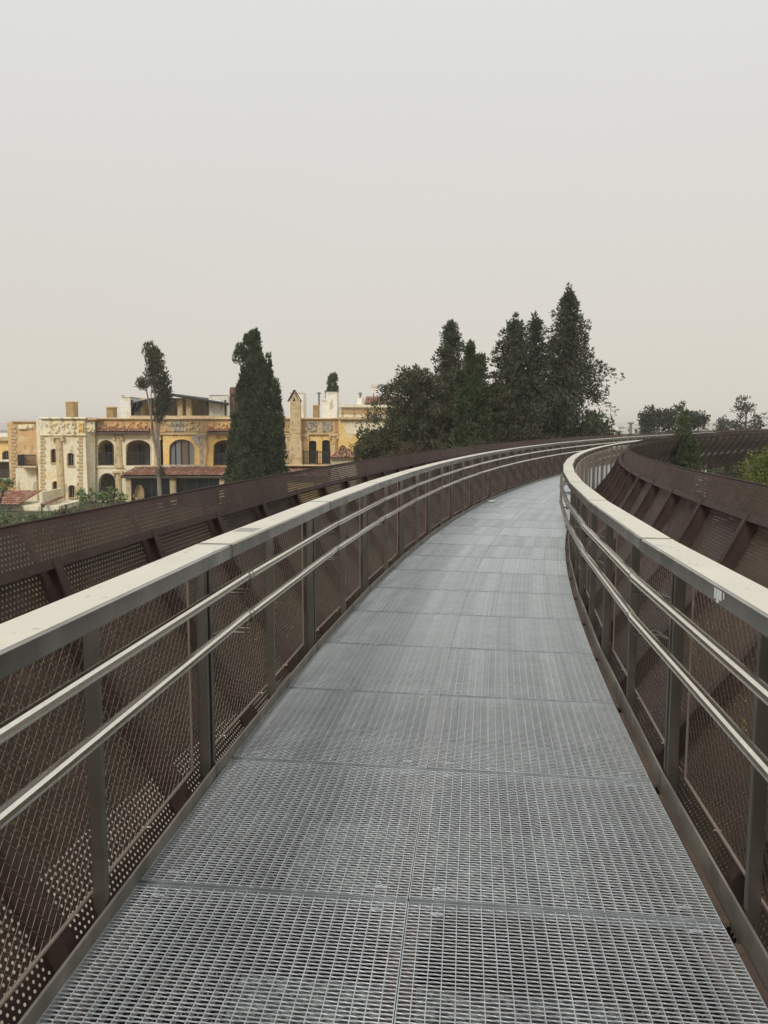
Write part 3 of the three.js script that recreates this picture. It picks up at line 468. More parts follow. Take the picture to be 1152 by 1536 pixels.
{ // annex on the right
  const k = facade(64, 550, 757), H = thing('annex_building', 'cream and yellow annex with dentil cornice and red tiled roof beside the dark trees', 'building', undefined, k.B);
  part('wall', k.box(509, 600, 628, 757, -10, 0), M.ochre, H); part('attic_wall', k.box(510, 600, 611, 626, -9.5, -.25), M.cream, H); part('cornice', k.cbox(507.5, 601, 625.5, 629, -9.9, .45, .1), M.stone, H); part('cornice', k.cbox(508.5, 601, 607, 611, -9.8, .2, .1), M.cream, H);
  for (let x = 511; x < 599; x += 3) part('dentil', k.box(x, x + 1.7, 616.5, 620, -.249, -.08), M.orange, H);
  const s = [[512, 632], [560, 631], [599, 633], [599, 700], [575, 690], [560, 664], [540, 652], [520, 650]]; part('cream_patch', flat(new THREE.ExtrudeGeometry(new THREE.Shape(s.map(q => new THREE.Vector2(...k.w(...q).slice(0, 2)))), { depth: .03, bevelEnabled: false }).translate(0, 0, .003)), M.cream, H);
  part('attic_block', k.box(536, 547, 597, 612, -4, -3), M.white, H); k.tiles(547, 600, 595, -6, 606.5, -1.2, 6, H, 23);
  const c = k.w(560.5, 583, -3), g = new G(); for (let i = 0; i < 16; i++) { const A = q => [c[0] + Math.cos(q / 8 * Math.PI) * .33, c[1] + Math.sin(q / 8 * Math.PI) * .36, -2.9]; g.tri([c[0], c[1], -3.05], A(i), A(i + 1)); }
  const d = part('satellite_dish', g, M.white, H); part('dish_mast', new G().tube([[c[0], c[1], -3.06], [c[0], c[1] - .8, -3.06]], .04, 6).tube([[c[0], c[1] - .2, -2.95], [c[0] + .05, c[1] - .1, -2.6]], .02, 5), M.iron, d);
  for (const [x, y0, y1] of [[538.5, 588, 597], [578, 584, 596]]) { const p = k.w(x, y1), q = k.w(x, y0); part('flue_pipe', new G().tube([[p[0], p[1], -3.4], [q[0], q[1], -3.4]], .08, 8).tube([[q[0], q[1] - .1, -3.4], [q[0], q[1] + .12, -3.4]], [.16, .13], 8), M.blind, H); }
  const k2 = facade(60, 512, 757), L = thing('tiled_lodge', 'small lodge with a red barrel-tiled hip roof below the annex', 'building', undefined, k2.B);
  part('wall', k2.box(497, 533, 688, 757, -4, 0), M.cream, L); part('eave_moulding', k2.cbox(495, 535, 686.5, 689, -4.2, .25, .05), M.stone, L);
  const nB = 9; for (let i = 0; i < 1; i++) { // hip: fan of barrel rows
    reseed(77); const g = new G(); g.c = []; const apex = k2.w(514, 670, -2), e0 = k2.w(494.5, 687.5, .4), e1 = k2.w(535, 687.5, .4), n = 13, rows = 5;
    for (let q = 0; q < n; q++) for (let r = 0; r < rows; r++) { const P = (u, t, h) => { const ex = e0[0] + (e1[0] - e0[0]) * u, s = .12 + .88 * t; return [apex[0] + (ex - apex[0]) * s, apex[1] + (e0[1] - apex[1]) * s + h, -2 + 2.4 * s]; }; const c = [[.56, .29, .20], [.70, .50, .40], [.50, .24, .16]][Math.floor(rnd() * 3)], w = .8 + .3 * rnd(), q0 = g.p.length; for (let s2 = 0; s2 < 4; s2++) { const u = (q + s2 / 4) / n, v = (q + (s2 + 1) / 4) / n, h = Math.sin(s2 / 4 * Math.PI) * .1, h2 = Math.sin((s2 + 1) / 4 * Math.PI) * .1; g.quad(P(u, r / rows, h), P(u, (r + 1.1) / rows, h + .03), P(v, (r + 1.1) / rows, h2 + .03), P(v, r / rows, h2)); } for (let z = q0; z < g.p.length; z += 3) g.c.push(c[0] * w, c[1] * w, c[2] * w); }
    for (const [ex, ez] of [[e0, -4.4], [e1, -4.4]]) { const q0 = g.p.length; g.tri([apex[0], apex[1] + .05, -2], [ex[0], ex[1], .38], [ex[0], ex[1], ez]); for (let z = q0; z < g.p.length; z += 3) g.c.push(.46, .2, .12); }
    part('tiled_roof', g, M.tile, L, true); part('finial', new G().tube([[apex[0], apex[1] - .1, -2], [apex[0], apex[1] + .12, -2]], [.3, .1], 8), M.rust, L);
  }
}
{ // low tiled outbuilding bottom left and the neighbour behind
  const k = facade(60, 40, 790), L = thing('tiled_shed', 'low cream outbuilding with a weathered red tiled roof in front of the tower', 'building', undefined, k.B);
  k.tiles(-30, 62, 736, -3, 758, 1.2, 8, L, 31); k.tiles(62.3, 97, 745, -2.6, 757.5, 1.2, 5, L, 32); part('wall', k.box(-30, 88, 759, 792, -4, .6), M.cream, L); part('gable_wall', k.box(60, 63, 738, 759, -3.5, .55), M.cream, L);
  const k2 = facade(80, 0, 750), N = thing('neighbour_house', 'pale yellow balconied house standing behind the ochre wing', 'building', undefined, k2.B);
  part('wall', k2.box(-60, 19, 660, 750, -8, 0), M.ochre, N); part('cornice', k2.cbox(-61, 20.5, 655, 661, -8, .5, .1), M.stone, N); part('roof_slab', k2.box(-60, 20, 650, 655, -8, .2), M.white, N); for (const x of [-20, 4]) k2.window([x, x + 14, 676, 690, 4], .15, N, M.glass, M.woodw, 1); part('balcony_slab', k2.cbox(-40, 18, 690, 693, 0, 1.4, .05), M.white, N); part('recess_shade_panel', k2.box(-30, 17, 694, 716, .004, .05), M.roofbrown, N); part('balcony_railing', k2.railing(-40, 18, 706, 718, 1.3, 2), M.iron, N); part('balcony_slab', k2.cbox(-40, 18, 718, 720, 0, 1.4, .05), M.cream, N);  // balcony recess is a flat panel, its shade put into the brown colour
}

// ───────────────────────── trees and shrubs ─────────────────────────
const tBark = tex(128, 1, (u, v) => { const a = fbm(u * 1, v * .25, 16, 4); return mix([120, 108, 96], [196, 186, 172], a); });
M.bark = mat({ color: RGB(.42, .38, .34), roughness: 1, map: tBark, bumpMap: tBark, bumpScale: .03 }); M.paleBark = mat({ color: RGB(.75, .72, .68), roughness: 1, map: tBark, bumpMap: tBark, bumpScale: .03 });
M.leaf = new THREE.MeshPhysicalMaterial({ vertexColors: true, roughness: .85, side: THREE.DoubleSide, specularIntensity: .3 });
const V = (x, y, z) => new THREE.Vector3(x, y, z);
const dark = [[.068, .084, .044], [.054, .068, .037], [.084, .096, .052], [.046, .058, .033]], bluish = [[.078, .09, .058], [.062, .073, .047], [.098, .106, .07], [.053, .06, .04]], dusty = [[.088, .094, .053], [.072, .078, .045], [.06, .068, .04], [.10, .094, .056]], fresh = [[.062, .082, .038], [.05, .067, .032], [.074, .09, .045]], yellowg = [[.15, .175, .035], [.115, .145, .03], [.19, .195, .05], [.085, .115, .028]], olive = [[.14, .17, .08], [.1, .13, .06], [.17, .19, .1]], browns = [[.13, .075, .045], [.1, .06, .04]];
class Crown {
  constructor() { this.g = new G(); this.g.c = []; }
  spray(p, d, len, w, col) { // a folded diamond-shaped spray
    const s = V(rr(-1, 1), rr(-1, 1), rr(-1, 1)).cross(d).normalize().multiplyScalar(w), n = V(d.x, d.y, d.z).cross(s).normalize().multiplyScalar(w * .5), m = p.clone().addScaledVector(d, len * .45), e = p.clone().addScaledVector(d, len);
    const a = [m.x + s.x + n.x, m.y + s.y + n.y, m.z + s.z + n.z], b = [m.x - s.x + n.x, m.y - s.y + n.y, m.z - s.z + n.z], P = [p.x, p.y, p.z], E = [e.x, e.y, e.z];
    this.g.tri(P, a, E).tri(P, E, b); const f = rr(.85, 1.4); for (let i = 0; i < 6; i++) this.g.c.push(col[0] * f, col[1] * f, col[2] * f);
  }
  // clump: sprays over a small ball, mostly pointing out and along `up`
  clump(c, r, n, len, up, cols, w = .25) { const col = cols[Math.min(cols.length - 1, Math.floor(clamp((noise3(c.x * .75 + 40, c.y * .75 + 40, c.z * .75 + 40) - .5) * 1.5 + .5 + rr(-.22, .22), 0, .999) * cols.length))]; for (let i = 0; i < n; i++) { const q = V(rr(-1, 1), rr(-1, 1), rr(-1, 1)); if (q.lengthSq() > 1) q.normalize(); const p = c.clone().addScaledVector(q, r * .8), d = q.clone().add(up).add(V(rr(-.4, .4), rr(-.4, .4), rr(-.4, .4))).normalize(); this.spray(p, d, len * rr(.55, 1.5), len * w * rr(.7, 1.2), col); } }
}
// column cypress: flame-like upright lobes [x,z,base,top,radius]
function cypress(name, label, base, lobes, o = {}) {
  const t = thing(name, label, 'tree', o.group, base), c = new Crown(); reseed(o.seed || 1);
  const all = [...lobes]; for (const [x, z, y0, y1, R] of lobes) for (let q = 0; q < (o.plumes ?? 12); q++) { const v = rr(.1, .92), a = rr(0, 6.283), d = R * (v > .45 ? 1 - (v - .45) / .6 : 1) * rr(.75, 1.05), b = y0 + (y1 - y0) * v; all.push([x + Math.cos(a) * d, z + Math.sin(a) * d, b, b + (y1 - y0) * rr(.07, .16), R * rr(.2, .36), 1]); }
  for (const [x, z, y0, y1, R, pl] of all) {
    const n = Math.round((y1 - y0) * R * (o.dens || 70) * (pl ? 2 : .8));
    for (let i = 0; i < n; i++) {
      const v = Math.pow(rnd(), .9), y = y0 + (y1 - y0) * v, prof = Math.pow(Math.sin(Math.PI * Math.min(1, .12 + .5 * v / .45 * (v < .45 ? 1 : .45 / v))) , .5) * (v > .45 ? Math.pow(1 - (v - .45) / .55, .62) : 1);
      const a = rnd() * 6.283, lump = .42 + 1.12 * noise3(Math.cos(a) * 1.5 + x * 3 + 10, y * (o.lump || .8), Math.sin(a) * 1.5 + z * 3 + 10 + (o.seed || 0)), r = R * prof * lump * Math.sqrt(rr(.35, 1));
      c.clump(V(x + Math.cos(a) * r, y, z + Math.sin(a) * r), o.cr || .16, o.cn || 9, o.len || .2, V(Math.cos(a) * .35, 1.15, Math.sin(a) * .35), (o.cols || dark));
    }
  }
  const top = Math.max(...lobes.map(l => l[3])); part('trunk', new G().tube([[0, 0, 0], [.05, top * .3, 0], [lobes[0][0], top * .8, lobes[0][1]]], [o.tr || .22, (o.tr || .22) * .7, .05], 9), M.bark, t); part('crown', c.g, M.leaf, t); return t;
}
// broad conifer: limbs that carry clumps of sprays; prof(v) = reach at height share v
function conifer(name, label, base, h, prof, o = {}) {
  const t = thing(name, label, 'tree', o.group, base), c = new Crown(); reseed(o.seed || 1); const wood = new G(); wood.tube([[0, 0, 0], [(o.lx || 0) * .5, h * .5, 0], [o.lx || 0, h * .97, 0]], [o.tr || .3, (o.tr || .3) * .6, .03], 9);
  const nb = o.nb || 150;
  for (let i = 0; i < nb; i++) {
    const v = (o.v0 || .1) + (1 - (o.v0 || .1)) * (i + rnd()) / nb, y = h * v, a = i * 2.4 + rr(-.5, .5), L = prof(v, a) * (rnd() < .2 ? rr(1.1, 1.55) : rr(.55, 1.1)) * (.7 + .75 * noise3(Math.cos(a) * 1.3 + 9, y * .55, Math.sin(a) * 1.3 + (o.seed || 0))), rise = o.rise ?? .5, cx = (o.lx || 0) * v, k = 7, pts = [], rad = [];
    for (let q = 0; q <= k; q++) { const f = q / k, d = L * f; pts.push([cx + Math.cos(a) * d, y + d * rise * (1 - (o.droop || .35) * f * f * 1.6) + rr(-.05, .05), Math.sin(a) * d]); rad.push(Math.max(.008, .05 * (1 - f) * Math.min(1, L / 1.5))); }
    if (L > .5) wood.tube(pts, rad, 5, false);
    const nc = Math.max(3, Math.round(L * (o.cl || 5)));
    for (let q = 0; q < nc; q++) { const f = Math.pow((q + rnd()) / nc, .6), j = Math.min(k - 1, Math.floor(f * k)), e = f * k - j, p = V(...pts[j].map((u, z) => u + (pts[j + 1][z] - u) * e)).add(V(rr(-.2, .2), rr(-.18, .12), rr(-.2, .2)).multiplyScalar(.3 + L * .5)); const cols = o.brown && p.x < o.brown[1] && p.x > o.brown[0] && p.y / h < .62 && noise3(p.x * .9 + 5, p.y * .8, p.z * .9 + 2) > .58 ? browns : (o.cols || dark); c.clump(p, (o.cr || .22) * rr(.7, 1.3), o.cn || 20, (o.len || .2) * .78, V(Math.cos(a) * .5, o.up ?? .7, Math.sin(a) * .5), cols); }
  }
  for (let i = 0; i < 16; i++) c.clump(V((o.lx || 0) + rr(-.06, .06), h * rr(.93, 1.035), rr(-.06, .06)), .09, 9, (o.len || .2), V(0, 1, 0), o.cols || dark);
  part('trunk', wood, M.bark, t); part('crown', c.g, M.leaf, t); return t;
}
function shrub(name, label, base, blobs, o = {}) {
  const t = thing(name, label, o.cat || 'shrub', o.group, base), c = new Crown(), wood = new G(); reseed(o.seed || 1);
  for (const [x, y, z, rx, ry] of blobs) { const n = Math.round(rx * ry * (o.dens || 60)); wood.tube([[x * .3, 0, z * .3], [x * .7, y * .5, z * .7], [x, y, z]], [.05, .035, .015], 5, false); for (let i = 0; i < n; i++) { const q = V(rr(-1, 1), rr(-1, 1), rr(-1, 1)); if (q.length() > 1 || noise3(x + q.x * rx * 1.6 + 20, y + q.y * ry * 1.6 + 20, z + q.z * rx * 1.6 + 20) < (o.gap ?? .42)) { continue; } q.normalize().multiplyScalar(Math.pow(rnd(), .3)); c.clump(V(x + q.x * rx, y + q.y * ry, z + q.z * rx), o.cr || .16, o.cn || 7, o.len || .17, V(q.x, .5, q.z), o.cols || dusty, o.lw || .4); } }
  part('stems', wood, M.bark, t, true); part('crown', c.g, M.leaf, t); return t;
}
const gnd = (px, D) => { const p = at(px, 641, D); return [p[0], GY, -D]; };
// height above ground of photo row y at distance D, and metres across n pixels
const hy = (y, D) => at(576, y, D)[1] - GY, mx = (n, D) => n * D / FPX;

// bare-stemmed tree in front of the hotel
{
  const D = 61, t = thing('tall_cypress', 'tall cypress with bare pale twin stems and a thin crown before the veranda', 'tree', undefined, gnd(237, D)), w = new G(), X = x => mx(x - 237, D), Hh = y => hy(y, D); reseed(41);
  w.tube([[0, 0, 0], [X(236), Hh(720), 0], [X(236), Hh(660), 0], [X(234), Hh(600), 0], [X(232), Hh(540), 0]], [.22, .17, .13, .09, .03], 8); w.tube([[X(236), Hh(690), .1], [X(231), Hh(650), .15], [X(226), Hh(610), .1], [X(221), Hh(580), 0], [X(216), Hh(572), 0]], [.1, .09, .07, .05, .02], 7); w.tube([[X(236), Hh(665), 0], [X(240), Hh(630), -.1], [X(247), Hh(600), 0], [X(250), Hh(575), 0]], [.08, .06, .05, .02], 6);
  w.tube([[X(237), Hh(700), .05], [X(229), Hh(645), .3], [X(229), Hh(600), .2], [X(231), Hh(570), .2]], [.07, .06, .04, .02], 6); part('trunk', w, M.paleBark, t);
  const c = new Crown(); for (const [x, y, rx, ry, n] of [[230, 530, 10, 17, 260], [238, 545, 10, 22, 260], [240, 570, 14, 28, 460], [248, 588, 11, 22, 340], [251, 602, 8, 16, 200], [241, 617, 9, 22, 260], [216, 577, 8, 9, 130], [228, 562, 8, 18, 150], [239, 709, 6, 8, 90]]) for (let i = 0; i < n; i++) { const q = V(rr(-1, 1), rr(-1, 1), rr(-1, 1)); if (q.length() > 1) continue; c.clump(V(X(x) + q.x * mx(rx, D), Hh(y) + q.y * mx(ry, D), q.z * mx(rx, D)), .16, 6, .2, V(q.x * .3, 1, q.z * .3), [...dusty, [.105, .10, .07]]); }
  part('crown', c.g, M.leaf, t);
}
{ // large dark cypress before the hotel
  const D = 50, h = y => hy(y, D), X = x => mx(x - 386, D), r = n => mx(n, D);
  cypress('dark_cypress', 'broad dark green cypress of several upright lobes hiding the hotel front', gnd(386, D), [[X(384), 0, h(740), h(501), r(13)], [X(369), .2, h(790), h(556), r(14)], [X(354), .3, h(800), h(622), r(12)], [X(405), .2, h(790), h(550), r(12)], [X(415), .1, h(800), h(572), r(11)], [X(396), .5, h(800), h(540), r(13)], [X(373), .8, h(800), h(604), r(17)], [X(421), .4, h(800), h(652), r(9)], [X(346), .4, h(800), h(684), r(9)], [X(363), .1, h(548), h(519), r(7)], [X(375), .1, h(610), h(508), r(10)], [X(388), .3, h(790), h(522), r(14)]], { seed: 7, dens: 95, cols: [[.072, .088, .046], [.058, .072, .04], [.09, .10, .054], [.05, .062, .036]], lump: 1.1 });
  cypress('slender_cypress', 'slender wavy cypress rising behind the white roof boxes', gnd(499, 88), [[mx(4, 88), 0, hy(700, 88), hy(562, 88), mx(5.5, 88)], [mx(-3, 88), 0, hy(584, 88), hy(566, 88), mx(4.5, 88)], [mx(-4, 88), 0, hy(602, 88), hy(578, 88), mx(5.5, 88)], [mx(1, 88), 0, hy(575, 88), hy(560, 88), mx(4.5, 88)]], { seed: 9, dens: 90, cols: dark, lump: .5, len: .22, cr: .18, plumes: 3 });
}
{ // dark evergreen stand beyond the outer parapet
  const D = 41, G1 = 'evergreen trees beyond the outer parapet', h = y => hy(y, D), r = n => mx(n, D);
  shrub('bushy_evergreen', 'low round dark bush at the hotel end of the evergreen stand', gnd(560, 43), [[0, h(690), 0, r(28), r(44)], [r(-8), h(665), .3, r(20), r(24)], [r(20), h(680), 0, r(24), r(40)]].map(b => b), { cat: 'tree', group: G1, seed: 51, dens: 420, cols: dark, gap: .3 });
  conifer('broad_evergreen', 'broad bushy evergreen with rust-brown patches beside the annex', gnd(622, D), h(562), (v, a) => r(68) * Math.pow(Math.sin(Math.PI * clamp(.2 + v * .74)), .7), { group: G1, seed: 52, nb: 230, cl: 6, cols: dusty, brown: [-2.4, .6], rise: .45, len: .19 });
  conifer('feathery_evergreen', 'feathery evergreen with a thin pointed top behind the rust-patched one', gnd(675, D + 2), hy(489, D + 2), v => r(60) * Math.pow(1 - v, .6) * (v < .2 ? .8 : 1), { group: G1, seed: 53, nb: 230, cl: 5.5, cols: [...bluish, ...dusty], rise: .75, up: .9, len: .2 });
  cypress('green_cypress', 'bright green upright cypress between two dark feathery evergreens', gnd(704, D - 2), [[0, 0, 0, hy(516, D - 2), r(17)], [r(14), .2, 0, hy(538, D - 2), r(14)], [r(-12), .3, 0, hy(560, D - 2), r(13)], [r(5), .6, 0, hy(565, D - 2), r(18)], [r(22), .3, 0, hy(590, D - 2), r(11)]], { group: G1, seed: 54, dens: 85, cols: fresh });
  conifer('twin_top_evergreen', 'dense evergreen with twin tops left of the tallest tree of the stand', gnd(772, D), h(486), v => r(66) * Math.pow(1 - v, .5) * (v < .2 ? .85 : 1), { group: G1, seed: 55, nb: 260, cl: 5.5, cols: bluish, rise: .7, lx: -.1, droop: .5 });
  conifer('twin_top_evergreen', 'second, slimmer top crowding the tallest tree of the stand', gnd(800, D + 1), hy(484, D + 1), v => r(46) * Math.pow(1 - v, .55), { group: G1, seed: 56, nb: 190, cl: 5.5, cols: bluish, rise: .8, droop: .4 });
  conifer('tallest_evergreen', 'tallest evergreen of the stand with loose drooping branches', gnd(848, D), h(444), (v, a) => r(80) * Math.pow(1 - v, .62) * (1 + Math.max(0, Math.cos(a)) * (v > .6 && v < .8 ? .22 : v <= .58 ? -.42 : 0)), { group: G1, seed: 57, nb: 300, cl: 5, cols: bluish, rise: .55, droop: .75, up: .2, len: .21 });
  conifer('feathery_evergreen', 'dense dark tree filling the gap at the foot of the tallest evergreen', gnd(745, D - 1), h(585), v => r(46) * Math.pow(Math.sin(Math.PI * clamp(.25 + v * .7)), .7), { group: G1, seed: 58, nb: 150, cl: 6, cols: dusty, rise: .5 });
}
{ // flat-topped pine past the stand, round trees and pine on the right
  const pine = (lab, px, D, top, half, sd, cols, nm = 'flat_pine', gp = undefined, lv = .72) => { const base = gnd(px, D), H = hy(top, D), t = thing(nm, lab, 'tree', gp, base), c = new Crown(), w = new G(); reseed(sd); w.tube([[0, 0, 0], [.1, H * .5, 0], [0, H * .95, 0]], [.22, .15, .05], 8); const R = mx(half, D); for (let i = 0; i < 26; i++) { const a = i * 2.4, v = rr(lv, 1), L = R * rr(.45, 1) * Math.sqrt(1.15 - (v - lv) / (1 - lv)), y = H * v, e = [Math.cos(a) * L, y + L * rr(-.02, .25), Math.sin(a) * L]; w.tube([[0, y - L * .3, 0], [e[0] * .5, y - L * .05, e[2] * .5], e], [.07, .05, .02], 5, false); for (let q = 0; q < 7; q++) { const f = rr(.45, 1.05); c.clump(V(e[0] * f + rr(-.3, .3), e[1] + rr(-.15, .25), e[2] * f + rr(-.3, .3)), .34, 11, .26, V(0, .8, 0), cols, .25); } } part('trunk', w, M.bark, t); part('crown', c.g, M.leaf, t); };
  pine('spreading low pine beside the foot of the tallest evergreen', 893, 60, 622, 34, 61, [[.06, .075, .035], [.05, .06, .03]]);
  pine('open-crowned pine rising beyond the far end of the walkway', 1118, 76, 603, 40, 62, [[.085, .09, .07], [.07, .076, .06]], 'open_pine', undefined, .4); pine('small pointed pine beside the open-crowned pine', 1083, 82, 628, 10, 63, [[.08, .085, .065]], 'open_pine', undefined, .4);
  const rt = (px, D, top, rp, sd, lab) => { const H = hy(top, D), R = mx(rp, D), b = []; reseed(sd); for (let i = 0; i < 13; i++) { const a = rnd() * 6.28, q = Math.sqrt(rnd()) * R * .72; b.push([Math.cos(a) * q, H - R * .34 - rr(0, 1) * q * .9, Math.sin(a) * q, R * .36, R * .34]); } b.push([0, H * .55, 0, R * .8, H * .4]); shrub('round_pine', lab, gnd(px, D), b, { cat: 'tree', seed: sd, dens: 70, cols: [[.062, .07, .052], [.05, .058, .043], [.075, .08, .06]], gap: .36, cr: .3, cn: 9, len: .28, group: 'round pines beyond the walkway' }); };
  rt(990, 84, 609, 36, 71, 'wide rounded dark pine crown behind the narrow cypress'); rt(1040, 88, 618, 26, 72, 'smaller rounded pine crown adjoining the wide one');
  const D = 31; cypress('narrow_cypress', 'narrow pointed cypress standing inside the bend of the walkway', gnd(1030, D), [[mx(-8, D), 0, hy(720, D), hy(606, D), mx(11, D)], [mx(-3, D), 0, 0, hy(622, D), mx(16, D)], [0, 0, 0, hy(645, D), mx(21, D)], [mx(8, D), .2, 0, hy(662, D), mx(18, D)], [mx(-5, D), .3, 0, hy(650, D), mx(18, D)]], { seed: 81, dens: 130, plumes: 4, cols: [[.10, .122, .056], [.082, .10, .046], [.122, .14, .068], [.066, .082, .04]], len: .13, cr: .11, cn: 9 });
  shrub('yellow_green_tree', 'bushy bright yellow-green tree inside the bend of the walkway', gnd(1170, 27), [[0, hy(708, 27), 0, mx(52, 27), mx(38, 27)], [mx(-14, 27), hy(735, 27), .2, mx(46, 27), mx(32, 27)], [mx(20, 27), hy(690, 27), 0, mx(36, 27), mx(26, 27)], [0, hy(780, 27), 0, mx(60, 27), mx(50, 27)]], { cat: 'tree', seed: 82, dens: 900, cols: yellowg, gap: .3, cr: .10, len: .085 });
  let i = 0; for (const [px, D2, top, rp, cols, lab] of [[1085, 70, 688, 22, olive, 'olive green shrub under the far span of the walkway'], [1120, 72, 690, 26, dusty, 'dark bush beside the slanted columns'], [1150, 66, 686, 24, olive, 'broad olive shrub beside the yellow-green tree'], [1100, 52, 700, 26, dusty, 'low dusty shrub before the slanted columns'], [1066, 78, 684, 18, dusty, 'dark shrub behind the white wall under the span'], [1140, 90, 680, 40, dusty, 'wide dark thicket behind the slanted columns'], [1090, 95, 682, 34, dusty, 'dense thicket beyond the far span']]) { const R = mx(rp, D2), H = hy(top, D2); shrub('shrub', lab, gnd(px, D2), [[0, Math.max(.4, H - R * .7), 0, R, R * .7], [R * .6, Math.max(.3, H - R), .3, R * .7, R * .7], [-R * .7, Math.max(.3, H - R * 1.1), 0, R * .7, R * .6], [0, H * .35, .2, R * .9, H * .35]], { seed: 90 + i++, dens: 60, cols, cr: .24, len: .24, group: 'shrubs under the far span' }); }
}
{ // garden strip in front of the hotel, left
  let i = 0; for (const [px, D, top, rp, cols, lab] of [[10, 50, 772, 26, olive, 'grey green shrub below the tiled shed'], [60, 51, 776, 22, olive, 'loose green shrub by the green fence post'], [105, 53, 764, 26, dusty, 'dark green hedge bush before the tower'], [150, 55, 762, 24, [[.2, .13, .07], [.14, .13, .06], [.12, .14, .06]], 'russet flowering bush at the foot of the lower arch'], [35, 44, 785, 30, olive, 'low green weeds nearest the parapet corner'], [-25, 48, 772, 30, olive, 'pale shrub beyond the tiled shed'], [80, 46, 785, 26, dusty, 'low dark bush along the green fence'], [190, 57, 764, 18, dusty, 'small bush below the veranda pillar']]) { const R = mx(rp, D), H = Math.max(.8, hy(top, D)); shrub('garden_bush', lab, gnd(px, D), [[0, H * .6, 0, R, H * .45], [R * .7, H * .5, .2, R * .7, H * .4], [-R * .7, H * .5, 0, R * .7, H * .42]], { seed: 120 + i++, dens: 150, cols, cr: .18, len: .18, group: 'bushes in the garden strip' }); }
  const sap = (px, D, y0, top, sd, lab) => { const t = thing('sapling', lab, 'tree', 'leafy saplings before the hotel', gnd(px, D)), w = new G(), c = new Crown(); reseed(sd); const H = hy(top, D); for (let b = 0; b < 9; b++) { const a = rnd() * 6.28, L = rr(.4, 1.1), y = H * rr(.62, 1); w.tube([[0, H * .45, 0], [Math.cos(a) * L * .4, y * .85, Math.sin(a) * L * .4], [Math.cos(a) * L, y, Math.sin(a) * L]], [.04, .03, .012], 5, false); for (let q = 0; q < 5; q++) c.clump(V(Math.cos(a) * L * rr(.6, 1.1), y + rr(-.3, .15), Math.sin(a) * L * rr(.6, 1.1)), .16, 6, .2, V(0, .5, 0), [[.17, .23, .09], [.13, .19, .07], [.2, .26, .12]], .5); } w.tube([[0, 0, 0], [0, H * .6, 0]], [.06, .04], 6); part('trunk', w, M.bark, t); part('crown', c.g, M.leaf, t); };
  sap(134, 58, 757, 738, 201, 'fresh green sapling below the tower corner quoins'); sap(163, 58, 757, 733, 202, 'fresh green sapling before the lower pointed arch'); sap(-6, 52, 760, 722, 203, 'pale leafy sapling beside the tiled shed');
  const f = thing('green_fence', 'thin green wire fence with posts along the garden strip', 'fence', undefined, gnd(60, 47)), w = new G(), fm = mat({ color: RGB(.02, .08, .04), roughness: .6 }); for (let q = 0; q < 7; q++) part('fence_post', new G().box(-5 + q * 2.2, -4.94 + q * 2.2, 0, 1.7, -q * .5, .06 - q * .5), fm, f); for (const y of [.3, .8, 1.3, 1.65]) w.tube([[-5, y, .03], [8.2, y, -2.97]], .008, 4, false); part('fence_wires', w, fm, f, true);
  // rough grass and yellow wild flowers on the ground beside the walkway
  reseed(300); const gr = new Crown(); for (let q = 0; q < 9000; q++) { const s = rr(-4, 40), o = rnd() < .78 ? -rr(6.6, 20) : rr(3.4, 16), p = path(s), x = p.x + o * Math.cos(p.th), z = -p.f + o * Math.sin(p.th), n = noise3(x * .3 + 50, z * .3 + 50, 1); if (n < .35) continue; const col = n > .73 ? [.30, .27, .03] : [.085, .105, .035]; for (let e = 0; e < 3; e++) gr.spray(V(x + rr(-.15, .15), GY, z + rr(-.15, .15)), V(rr(-.4, .4), 1, rr(-.4, .4)).normalize(), rr(.2, .55), .05, rnd() < .6 ? [.075, .095, .03] : col); }
  const go = new THREE.Mesh(gr.g.geo(), M.leaf); go.name = 'rough_grass'; go.userData = { kind: 'stuff', label: 'rough green grass with yellow wild flowers beside the walkway', category: 'grass' }; scene.add(go);
}
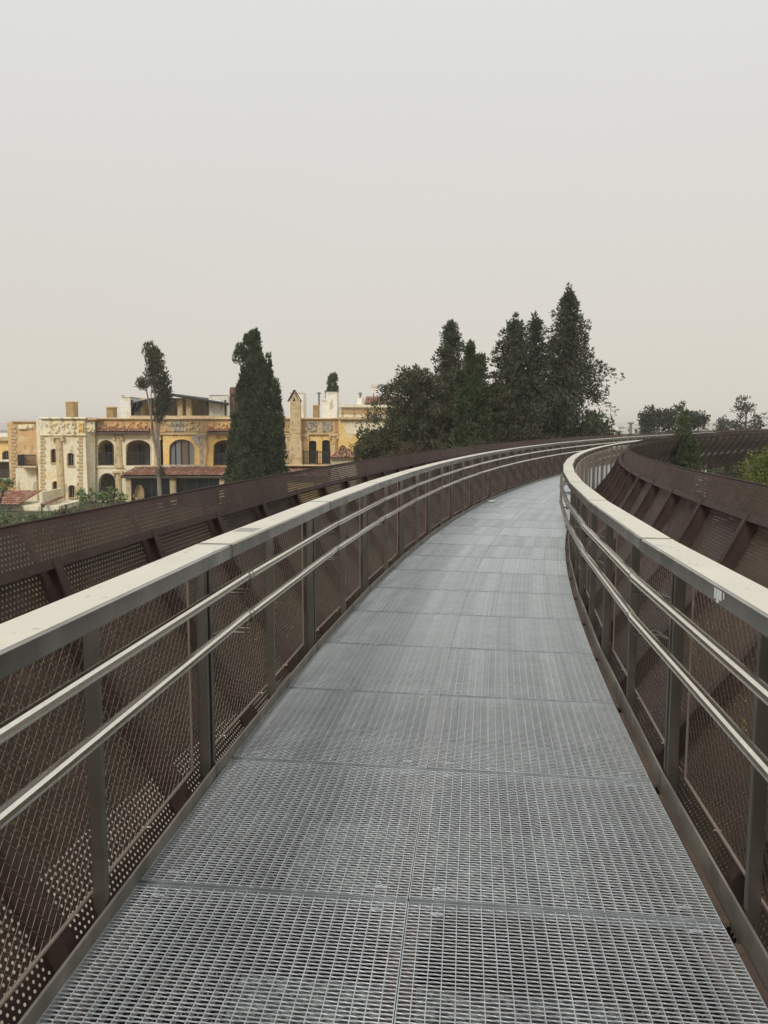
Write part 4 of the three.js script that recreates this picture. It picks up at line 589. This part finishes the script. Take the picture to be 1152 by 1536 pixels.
// ───────────────────────── the far town ─────────────────────────
{
  M.town = mat({ color: RGB(.78, .77, .74), roughness: .95, map: tWhite }); M.townWin = mat({ color: RGB(.12, .13, .14), roughness: .5 });
  const house = (px, D, w, y0, d, lab, dome) => { const k = facade(D, px, 641), base = gnd(px, D), H = thing('town_house', lab, 'building', 'pale houses of the far town', base), h = hy(y0, D), W = mx(w, D) / 2; part('wall', new G().box(-W, W, 0, h, -d, 0), M.town, H); part('parapet', new G().box(-W - .3, W + .3, h, h + .6, -d - .3, .3), M.white, H); for (let f = 0; f < 3; f++) for (let x = -W + 1.6; x < W - 1.4; x += 3.4) part('window', new G().box(x, x + 1.3, h - 2.2 - f * 3, h - .8 - f * 3, .01, .06), M.townWin, H); if (dome) { const g = new THREE.SphereGeometry(W * .8, 18, 8, 0, 6.2832, 0, 1.5708); g.scale(1, .6, 1); g.translate(0, h + .5, -d / 2); part('dome', flat(g), M.town, H); } };
  house(928, 300, 16, 646, 12, 'pale domed hall in the far town', true); house(948, 380, 22, 641, 10, 'wide white house in the far town left of the pole'); house(972, 420, 20, 638, 10, 'pale flat-roofed house behind the wide white one'); house(990, 350, 16, 644, 10, 'low white house beside the round pines'); house(905, 450, 22, 640, 10, 'far pale house behind the spreading low pine'); house(1070, 500, 26, 634, 12, 'far tall pale block between round pine and open pine'); house(868, 260, 14, 640, 8, 'pale house glimpsed below the tallest evergreen');
  { const D = 70, k = gnd(1055, D), H = thing('white_hut', 'small white walled hut under the far span of the walkway', 'hut', undefined, k); part('wall', new G().box(-.5, .45, 0, hy(695, D), -2, 0), M.white, H); part('door', new G().box(.1, .35, 0, hy(697, D) * .95, .005, .04), M.townWin, H); part('roof', new G().box(-.6, .55, hy(695, D), hy(694, D), -2.1, .1), M.white, H); }
  for (const [px, D, y0, nm, lab] of [[946, 130, 636, 'utility_pole', 'grey pole standing before the far town']]) { const t = thing(nm, lab, 'pole', undefined, gnd(px, D)); part('shaft', new G().tube([[0, 0, 0], [0, hy(y0, D), 0]], [.3, .25], 8), M.blind, t); part('pole_cap', new G().box(-.4, .4, hy(y0, D), hy(y0, D) + .3, -.4, .4), M.blind, t); }
  { const D = 200, t = thing('antenna_mast', 'thin lattice antenna mast above the spreading low pine', 'mast', undefined, gnd(890.5, D)), h = hy(617, D), w = new G(); for (const [a, b] of [[-1, -1], [1, -1], [0, 1]]) w.tube([[a * .5, 0, b * .5], [a * .2, h, b * .2]], .05, 4); part('lattice', w, M.blind, t, true); part('antenna_arms', new G().box(-.9, .9, h * .9, h * .9 + .1, -.05, .05).box(-.6, .6, h * .95, h * .95 + .1, -.05, .05), M.blind, t); }
}
// small marks and litter on the deck
{
  const p = path(17.2), t = tag(new THREE.Mesh(flat(new THREE.SphereGeometry(.09, 10, 5).scale(1, .25, 1.3)), M.white), 'crumpled white paper scrap on the deck edge by the outer railing', 'litter'); t.name = 'paper_scrap'; t.position.set(p.x - .9 * Math.cos(p.th), p.y + .02, -p.f - .9 * Math.sin(p.th)); scene.add(t);
}
scene.traverse(o => { if (o.isMesh) { o.castShadow = true; o.receiveShadow = true; } });
renderer.render(scene, camera);
